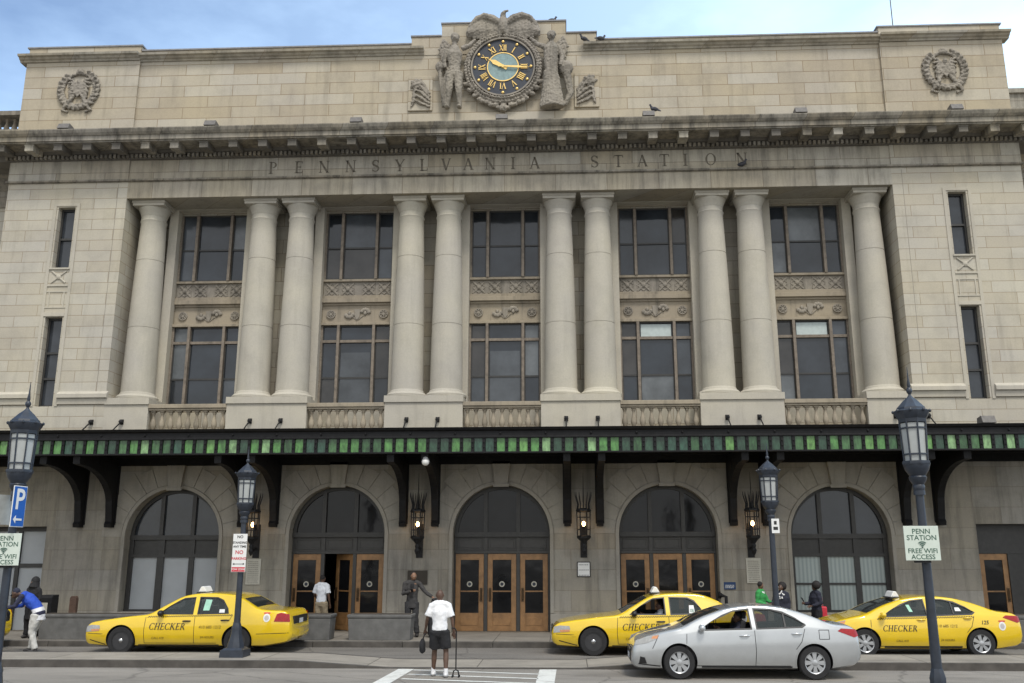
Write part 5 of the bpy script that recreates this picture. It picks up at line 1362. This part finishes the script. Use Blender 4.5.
CAM_.update(L=4.75, hw=.91, wheels=(.98, 3.70), wr=.325, rim='seven', dark_handles=False,
    top=[(sc_(a), b) for a, b in SED['top']], bot=[(sc_(a), b) for a, b in SED['bot']], belt=[(sc_(a), b) for a, b in SED['belt']], cabin=(1.18, 4.1),
    side_windows=[[(sc_(a), b) for a, b in p] for p in SED['side_windows']], screens=[(1.11, 1.88, 'windscreen'), (3.50, 4.07, 'rear_screen')], seams=[[(sc_(a), b) for a, b in p] for p in SED['seams'][:4]],
    handles=[(2.33, .86), (3.42, .90)], lights=[([(sc_(a), b) for a, b in p], m_, n_) for p, m_, n_ in SED['lights']], strip=(1.3, 3.55, .865, .915), open=())
t3, B4 = make_car('taxi', CAM_, m_yel, 'yellow checker mid-size taxi at right, behind the lamp post with the wifi sign', 'taxi', (8.10, -4.25, 0), 'yellow checker taxis at the kerb',
    dict(text=(1.40, .60), small=[('CALL 410', .07, 1.70, .38), ('410 685 1212', .09, 2.66, .72), ('24 HOURS', .07, 2.75, .40)], num=('125', 3.72, .80), seal=(4.22, .72), roof=1.98, th=.138,
         stickers=[([(3.18, 1.06), (3.32, 1.06), (3.28, 1.14), (3.18, 1.14)], m_white), ([(2.1, 1.04), (2.18, 1.04), (2.12, 1.20), (2.04, 1.20)], m_stick)]))
t4, B5 = make_car('taxi', CV, m_yel, 'rear end of a yellow taxi cut off by the left picture edge', 'taxi', (-18.22, -4.05, 0), 'yellow checker taxis at the kerb',
    dict(text=(1.72, .60), small=[('410 685 1212', .10, 2.98, .66)], num=('17', 3.83, .80), seal=(4.66, .88), roof=2.72, stickers=[]))
a = MB(); a.ball((0, 0, .17), (.34, .22, .17), 14); a.box(-.30, .30, -.19, .19, .0, .12); o = fused(a, 'duffel_bag', plain('black_bag_cloth', (.014, .014, .016), .85, var=.3), None, .02, 3); o.location = (-12.42, -4.95, .78); o.rotation_euler = (0, 0, R(20)); tag(o, 'bulky black duffel bag held by the man in the football jersey', 'bag')
# ================================================================= people
def skinm(n, c): return plain(n, c, .55, var=.1)
sk_dark = skinm('skin_dark_brown', (.085, .045, .028)); sk_mid = skinm('skin_brown', (.16, .085, .055))
m_tee = plain('white_cotton', (.74, .74, .75), .85, var=.06); m_navy = plain('navy_cloth', (.018, .02, .035), .9, var=.25); m_suit = plain('grey_suit_wool', (.042, .04, .04), .85, var=.2)
m_hair = plain('black_hair', (.012, .010, .010), .8, var=.3); m_eye = plain('eye_white', (.6, .58, .55), .4); m_shoe = plain('dark_shoe', (.03, .028, .028), .6); m_wshoe = plain('white_trainer', (.6, .6, .6), .6, var=.2)
m_khaki = plain('khaki_cotton', (.27, .22, .15), .9, var=.15); m_greyp = plain('light_grey_sweatpants', (.47, .46, .43), .95, var=.12); m_greenc = plain('green_knit', (.03, .24, .06), .9, var=.2)
m_roy = plain('royal_blue_jersey', (.02, .07, .42), .8, var=.15); m_blk = plain('black_cloth', (.014, .014, .016), .9, var=.3); m_lblue = plain('pale_blue_shirt', (.60, .63, .68), .85, var=.06)
V = Vector
def lerp(a, b, t): return V(a) * (1 - t) + V(b) * t
def pose(h=1.75, fem=False, **kw):
    s = h / 1.75; sw = .19 if not fem else .165
    P = dict(pel=(0, 0, .95), wai=(0, 0, 1.10), che=(0, 0, 1.30), nek=(0, 0, 1.48), hed=(0, -.02, 1.635), shl=(-sw, 0, 1.42), shr=(sw, 0, 1.42), ell=(-sw - .06, .02, 1.14), elr=(sw + .06, .02, 1.14), hal=(-sw - .07, -.06, .88), har=(sw + .07, -.06, .88),
             hil=(-.095, 0, .92), hir=(.095, 0, .92), knl=(-.11, -.02, .50), knr=(.11, -.02, .50), anl=(-.12, .02, .085), anr=(.12, .02, .085), face=(0, -1, 0))
    P.update(kw); return {k: (V(v) * s if k != 'face' else V(v).normalized()) for k, v in P.items()}, s
def person(loc, rz, label, P, s, skin, shirt, trousers, shoes, sleeve='long', legs='long', hair='short', fem=False, coat=0, face=True, cloth_name=('shirt', 'trousers'), body_w=1.0, hair_m=None, skirt=False, sit=False):
    root = empty('person', loc, rz, label, 'person'); b = MB(); F = P['face']; up = V((0, 0, 1)); side = F.cross(up).normalized()
    if side.length < .1: side = V((1, 0, 0))
    H = P['hed']; bw = body_w
    # body
    b.ball(tuple(H), (.080 * s, .094 * s, .112 * s), 14); b.ball(tuple(H + F * .02 - up * .055 * s), (.058 * s, .062 * s, .062 * s), 12)
    b.tube([P['che'], P['nek'], lerp(P['nek'], H, .7)], [.07 * s, .055 * s, .052 * s], 10)
    b.tube([P['pel'] - up * .06, P['pel'], P['wai'], P['che'], lerp(P['che'], P['nek'], .6)], [.12 * bw, .145 * bw, .125 * bw, .15 * bw, .12 * bw], 14, sq=.72)
    b.tube([P['shl'], lerp(P['shl'], P['shr'], .5), P['shr']], [.06, .085, .06], 10)
    for q in 'lr':
        sh, el, ha = P['sh' + q], P['el' + q], P['ha' + q]
        b.tube([sh, lerp(sh, el, .5), el, lerp(el, ha, .4), ha], [.055 * s, .047 * s, .038 * s, .037 * s, .025 * s], 9)
        hi, kn, an = P['hi' + q], P['kn' + q], P['an' + q]
        b.tube([hi, lerp(hi, kn, .4), kn, lerp(kn, an, .35), an], [.088 * s * bw, .082 * s, .055 * s, .058 * s, .036 * s], 10)
        b.ball(tuple(an - up * .03 + V((0, -.05, 0)) * s), (.042, .11, .045), 10)
        # palm, four fingers and thumb, slightly curled
        d = (ha - el).normalized(); sd_ = d.cross(V((0, -1, .1))).normalized() * (1 if q == 'l' else -1); fw = d.cross(sd_).normalized()
        b.tube([ha, ha + d * .045 * s, ha + d * .09 * s], [.026, .034, .034], 8, sq=.6)
        for k, ln in enumerate((.065, .075, .07, .055)):
            o_ = sd_ * (-.027 + .018 * k); st_ = ha + d * .085 * s + o_; m1 = st_ + d * ln * .55 + fw * .006; b.tube([st_, m1, m1 + (d * .7 + fw * .6) * ln * .5], [.0105, .0095, .0085], 6)
        tb = ha + d * .03 * s - sd_ * .03; b.tube([tb, tb - sd_ * .022 + d * .03, tb - sd_ * .026 + d * .06 + fw * .01], [.012, .011, .009], 6)
    if face:
        b.tube([tuple(H + F * .085 * s + up * .01), tuple(H + F * .112 * s - up * .02)], [.012, .017], 6)
        b.tube([tuple(H + F * .088 * s - up * .055 - side * .025), tuple(H + F * .096 * s - up * .052), tuple(H + F * .088 * s - up * .055 + side * .025)], .009, 6)
        for t in (-1, 1): b.ball(tuple(H + side * t * .078 * s - up * .005), (.016, .02, .03), 7)
    bo = fused(b, 'body', skin, root, .0115, 2)
    if face:
        e = MB()
        for t in (-1, 1): e.ball(tuple(H + F * .083 * s + side * t * .03 + up * .012), (.012, .012, .008), 7)
        e.build('eyes', m_eye, root); e = MB()
        for t in (-1, 1): e.ball(tuple(H + F * .093 * s + side * t * .03 + up * .012), .006, 6)
        e.build('pupils', m_hair, root)
    # upper clothing
    c = MB(); lo = P['pel'] - up * (.03 + coat)
    c.tube([lo, P['pel'] + up * .02, P['wai'], P['che'], lerp(P['che'], P['nek'], .55), lerp(P['che'], P['nek'], .8)], [(.168 + coat * .10) * bw, .164 * bw, .152 * bw, .176 * bw, .145 * bw, .085], 20, sq=.74)
    c.tube([P['shl'] - up * .01, lerp(P['shl'], P['shr'], .2) + up * .012, lerp(P['shl'], P['shr'], .5) + up * .03, lerp(P['shl'], P['shr'], .8) + up * .012, P['shr'] - up * .01], [.066, .08, .085, .08, .066], 12)
    for q in 'lr': c.ball(tuple(P['sh' + q] - up * .015), .074, 12)
    for q in 'lr':
        sh, el, ha = P['sh' + q], P['el' + q], P['ha' + q]
        if sleeve == 'long': c.tube([sh - up * .02, lerp(sh, el, .5), el, lerp(el, ha, .45), lerp(el, ha, .96)], [.068, .066, .056, .052, .045], 12); c.ball(tuple(el), .056, 10)
        elif sleeve == 'short': c.tube([sh - up * .02, lerp(sh, el, .45), lerp(sh, el, .82)], [.070, .074, .082], 12)
    up_o = fused(c, cloth_name[0], shirt, root, .015, 3, (.11, .035))
    c = MB()
    c.tube([P['pel'] - up * .15, P['pel'] - up * .05, P['pel'] + up * .10], [.135 * bw, .165 * bw, .14 * bw], 14, sq=.74)
    for q in 'lr':
        hi, kn, an = P['hi' + q], P['kn' + q], P['an' + q]
        if legs == 'long': c.tube([hi, lerp(hi, kn, .4), kn, lerp(kn, an, .5), lerp(kn, an, .97)], [.108 * bw, .10 * bw, .082, .075, .078], 12)
        else: c.tube([hi, lerp(hi, kn, .4), lerp(hi, kn, .86)], [.112 * bw, .115 * bw, .115], 12)
    fused(c, cloth_name[1], trousers, root, .015, 3, (.10, .035))
    for q in 'lr':
        an = P['an' + q]; c = MB(); c.ball(tuple(an + V((0, -.055, -.035)) * s), (.052, .135, .05), 12); c.tube([an + up * .02, an - up * .04], [.05, .055], 10); fused(c, 'shoe', shoes, root, .012, 2)
    hm = hair_m or m_hair; c = MB()
    if hair == 'short':
        c.ball(tuple(H + up * .03 * s - F * .018), (.082 * s, .088 * s, .092 * s), 14)
    elif hair == 'afro': c.ball(tuple(H + up * .045 * s - F * .065), (.122, .115, .12), 14)
    elif hair == 'long': c.ball(tuple(H + up * .035 * s - F * .02), (.092, .10, .095), 14); c.tube([tuple(H + up * .02 - F * .05), tuple(H - up * .1 - F * .07), tuple(H - up * .24 - F * .06)], [.09, .085, .05], 10)
    elif hair == 'hood':
        c.ball(tuple(H + up * .02 * s - F * .025), (.118, .118, .135), 14); c.tube([tuple(H - F * .03), tuple(H - up * .16)], [.11, .15], 12)
    elif hair == 'cap': c.ball(tuple(H + up * .035 * s - F * .012), (.088, .095, .09), 14); c.tube([tuple(H + F * .06 + up * .05), tuple(H + F * .16 + up * .035)], [.06, .04], 8, sq=.25)
    if hair != 'bald': fused(c, 'hood' if hair == 'hood' else ('cap' if hair == 'cap' else 'hair'), hm, root, .011, 1)
    return root, bo, up_o

# man crossing with a four-footed cane, seen from behind
P, s = pose(1.70, shl=(-.175, 0, 1.425), shr=(.175, 0, 1.425), ell=(-.25, .0, 1.15), hal=(-.29, -.02, .90), elr=(.27, -.0, 1.16), har=(.325, -.12, .93), knl=(-.13, -.03, .50), anl=(-.15, .10, .085), knr=(.12, -.10, .50), anr=(.14, -.12, .085), hed=(.02, -.03, 1.63))
pm_, bo_, sh_ = person((-.62, -9.05, .0), PI, 'bald man in a white T-shirt and black shorts crossing with a cane, seen from behind', P, s, sk_dark, m_tee, m_blk, m_wshoe, sleeve='short', legs='short', hair='bald', cloth_name=('t_shirt', 'shorts'), body_w=1.0)
for q in 'lr': a = MB(); an = P['an' + q]; a.tube([an + V((0, 0, .02)), an + V((0, 0, .09))], .042, 10); a.build('sock', m_tee, pm_, smooth=60)
r = empty('quad_cane', (-.28, -9.08, .0), 0, 'dark four-footed walking cane in the right hand of the man in the white T-shirt', 'cane')
a = MB(); a.tube([(0, 0, .14), (0, 0, .80), (0, .0, .88), (-.03, -.02, .94), (-.09, -.04, .95)], .013, 8); a.build('shaft', m_black, r, smooth=60)
for dx, dy in ((-.065, -.06), (.065, -.06), (-.065, .07), (.065, .07)):
    a = MB(); a.tube([(0, 0, .14), (dx * .7, dy * .7, .12), (dx, dy, .02)], .009, 6); a.lathe([(.018, 0), (.016, .035)], dx, dy, 0, 8); a.build('foot', m_black, r)
CB = r = empty('carrier_bag', (-.98, -9.0, .38), 0, 'dark bag hanging from the left hand of the man in the white T-shirt', 'bag')
a = MB(); a.ball((0, 0, .16), (.085, .15, .19), 12); a.ball((0, .02, .07), (.09, .15, .09), 10); fused(a, 'sack', m_blk, r, .015, 2)
a = MB(); a.tube([(0, -.08, .30), (.05, -.03, .44), (.08, .0, .47), (.05, .04, .44), (0, .08, .30)], .011, 6); a.build('strap', m_blk, r, smooth=60)
CB.scale = (.75, .75, .8); CB.location.z = .46
# man in a grey suit with phone
P, s = pose(1.78, face=(.35, -1, -.25), hed=(.03, -.05, 1.625), elr=(.34, -.08, 1.22), har=(.56, -.16, 1.06), ell=(-.25, -.04, 1.15), hal=(-.02, -.26, 1.22), shl=(-.20, 0, 1.43), shr=(.20, -.02, 1.42), anl=(-.10, 0, .085), anr=(.16, -.06, .085))
pm_, bo_, sh_ = person((-2.42, -1.55, .15), R(8), 'man in a grey suit looking at a phone beside the short planter', P, s, skinm('skin_warm_brown', (.21, .115, .07)), m_suit, plain('charcoal_trousers', (.028, .028, .03), .9), m_shoe, coat=.16, cloth_name=('jacket', 'trousers'), hair='short', hair_m=m_hair)
a = MB(); a.prism([(-.055, 1.44), (.055, 1.44), (.03, 1.08), (-.03, 1.08)], -.145, -.10, 'y'); a.build('shirt_front', m_blk, pm_)
a = MB(); a.box(-.035, .035, -.005, .005, -.06, .06); o = a.build('phone', m_trim, bevel=.004); o.location = (-2.37, -1.92, 1.42); o.rotation_euler = (R(40), 0, 0); tag(o, 'dark phone held up by the man in the grey suit', 'phone')
r = empty('suitcase', (-1.72, -1.75, .15), R(20), 'black upright suitcase held by the man in the grey suit', 'suitcase')
a = MB(); a.box(-.19, .19, -.12, .12, .06, .62); a.build('case', m_blk, r, bevel=.03); a = MB(); a.tube([(-.10, .09, .6), (-.10, .09, .98), (.10, .09, .98), (.10, .09, .6)], .012, 6); a.ball((0, .09, 1.0), (.10, .04, .06), 8); a.build('pull_handle', m_black, r)
for dx in (-.14, .14): a = MB(); a.lathe([(.035, -.015), (.035, .015)], dx, .06, .035, 12, axis='x'); a.build('wheel', m_tyre, r)
# man in a pale shirt going in
P, s = pose(1.66, hed=(0, -.03, 1.63), knl=(-.1, -.10, .50), elr=(.27, -.02, 1.15), har=(.25, -.2, .98))
person((-5.32, -.35, .15), PI - R(15), 'man in a pale blue shirt and khaki trousers going through the open left door', P, s, sk_dark, m_lblue, m_khaki, m_shoe, sleeve='short', face=True)
# man in the jersey bending over the boot
P, s = pose(1.82, pel=(0, .16, .92), hil=(-.10, .14, .90), hir=(.10, .14, .90), wai=(0, .08, 1.08), che=(0, -.10, 1.25), nek=(0, -.27, 1.36), hed=(0, -.42, 1.40), shl=(-.22, -.20, 1.34), shr=(.22, -.20, 1.34), ell=(-.27, -.33, 1.10), hal=(-.20, -.58, 1.06), elr=(.27, -.33, 1.10), har=(.20, -.58, 1.06), knl=(-.13, .05, .5), knr=(.13, .08, .5), anl=(-.16, .02, .085), anr=(.16, .22, .085), face=(0, -.75, -.65))
pj, bj, sj = person((-11.62, -4.72, .0), R(-78), 'man in a blue and white football jersey and grey sweatpants leaning toward the leftmost taxi', P, s, sk_dark, m_roy, m_greyp, m_shoe, coat=.14, hair='cap', hair_m=m_navy, cloth_name=('jersey', 'sweatpants'), body_w=1.22)
def jersey_mat():
    s_ = NT('striped_jersey'); b = s_.b; p = s_.n('ShaderNodeTexCoord').outputs['Object']; sp = s_.n('ShaderNodeSeparateXYZ'); s_.l(p, sp.inputs[0])
    z = s_.math('SUBTRACT', sp.outputs[2], s_.math('MULTIPLY', sp.outputs[1], .35)); rmp = s_.n('ShaderNodeValToRGB'); rmp.color_ramp.interpolation = 'CONSTANT'
    e = rmp.color_ramp.elements; e[0].position = 0; e[0].color = (.66, .66, .68, 1); e[1].position = .80; e[1].color = (.02, .022, .05, 1)
    for pos_, c in ((.88, (.02, .022, .05)), (.885, (.66, .66, .68)), (1.0, (.02, .022, .05))): 
        n_ = e.new(min(pos_, 1)); n_.color = (*c, 1)
    m_ = s_.n('ShaderNodeMapRange'); m_.inputs['From Min'].default_value = .2; m_.inputs['From Max'].default_value = 1.7; s_.l(z, m_.inputs[0])
    rmp2 = s_.n('ShaderNodeValToRGB'); rmp2.color_ramp.interpolation = 'CONSTANT'; e = rmp2.color_ramp.elements
    e[0].position = 0; e[0].color = (.66, .66, .68, 1); e[1].position = .42; e[1].color = (.02, .022, .05, 1)
    for pos_, c in ((.485, (.66, .66, .68)), (.555, (.02, .07, .42))): n_ = e.new(pos_); n_.color = (*c, 1)
    s_.l(m_.outputs[0], rmp2.inputs[0])
    ax = s_.math('ABSOLUTE', sp.outputs[0]); slv = s_.math('GREATER_THAN', ax, .245)
    s_.l(s_.mix(slv, rmp2.outputs[0], (.02, .022, .05)), b.inputs['Base Color']); b.inputs['Roughness'].default_value = .8; return s_.m
sj.data.materials[0] = jersey_mat()
# hooded woman beside the news box
P, s = pose(1.62, True, face=(-.35, -1, -.1), hal=(-.10, -.2, 1.0), har=(.10, -.2, 1.0))
person((-13.0, -2.30, .15), R(-10), 'woman in black with a black head covering beside the newspaper box', P, s, sk_mid, m_blk, m_blk, m_shoe, coat=.35, hair='hood', fem=True, cloth_name=('coat', 'skirt'), hair_m=m_blk)
# three women by the right window
P, s = pose(1.52, True, face=(1, -.35, -.05), elr=(.22, -.12, 1.16), har=(.16, -.32, 1.10), hal=(-.12, -.24, 1.06))
pg, bg_, sg = person((7.22, -2.3, .15), R(55), 'woman in a green jacket with a white collar facing right', P, s, sk_mid, m_greenc, m_blk, m_shoe, fem=True, hair='short', cloth_name=('jacket', 'trousers'))
a = MB(); c_ = P['nek']; a.tube([c_ + V((.07, -.05, -.03)), c_ + V((.0, -.10, -.07)), c_ + V((-.07, -.05, -.03))], .024, 8); a.build('collar', m_tee, pg, smooth=60)
P, s = pose(1.46, True, face=(-.6, -1, 0), hal=(-.32, -.28, 1.14), ell=(-.26, -.06, 1.16), har=(.20, -.12, .95))
pb, bb_, sb_ = person((7.78, -2.3, .15), R(-15), 'woman in a dark printed top standing partly behind the lamp post', P, s, sk_dark, m_navy, m_blk, m_shoe, fem=True, hair='afro', body_w=1.2, cloth_name=('top', 'trousers'))
a = MB(); rr = random.Random(3)
for k in range(14): a.ball((rr.uniform(-.08, .08), -.15 * 1.12, rr.uniform(1.08, 1.30)), (.018, .01, .02), 6)
a.build('shirt_print', m_tee, pb)
P, s = pose(1.48, True, face=(-1, -.25, -.15), hal=(-.12, -.36, 1.12), ell=(-.22, -.10, 1.10), har=(.12, -.24, 1.05))
person((8.70, -2.3, .15), R(-70), 'woman in black with full curly hair, holding a phone, facing left', P, s, sk_dark, m_navy, m_blk, m_shoe, fem=True, hair='afro', cloth_name=('top', 'trousers'))
a = MB(); a.box(-.03, .03, -.005, .005, -.06, .06); o = a.build('phone', m_trim, bevel=.004); o.location = (8.29, -2.51, 1.21); o.rotation_euler = (R(30), 0, R(-70)); tag(o, 'dark phone in the hand of the woman with curly hair', 'phone')
r = empty('red_suitcase', (8.88, -2.05, .15), R(10), 'red suitcase on the pavement behind the woman with curly hair', 'suitcase')
a = MB(); a.box(-.13, .13, -.12, .12, .05, .86); a.build('case', m_red, r, bevel=.035); a = MB(); a.tube([(-.09, .08, .88), (-.09, .08, 1.06), (.09, .08, 1.06), (.09, .08, .88)], .011, 6); a.build('pull_handle', m_red, r)
# drivers
def driver(loc, label, shirt, sk):
    P, s = pose(1.70, pel=(0, .12, .56), hil=(-.1, .10, .56), hir=(.1, .10, .56), wai=(0, .17, .70), che=(0, .22, .90), nek=(0, .22, 1.04), hed=(0, .18, 1.17), shl=(-.19, .21, 1.0), shr=(.19, .21, 1.0), ell=(-.24, .0, .84), elr=(.24, .0, .84), hal=(-.15, -.20, .93), har=(.15, -.20, .93), knl=(-.13, -.32, .58), knr=(.13, -.32, .58), anl=(-.12, -.52, .26), anr=(.12, -.52, .26))
    person(loc, R(-90), label, P, s, sk, shirt, m_navy, m_shoe, cloth_name=('shirt', 'trousers'))
driver((1.59 + 2.52, -4.40, .0), 'driver in a pale shirt at the open window of the middle taxi', m_lblue, sk_mid)
driver((3.25 + 2.02, -8.78, .0), 'driver in dark clothes inside the silver sedan', m_navy, sk_dark)
driver((-10.11 + 2.52, -4.50, .0), 'driver in dark clothes dimly seen inside the left taxi', m_navy, sk_dark)
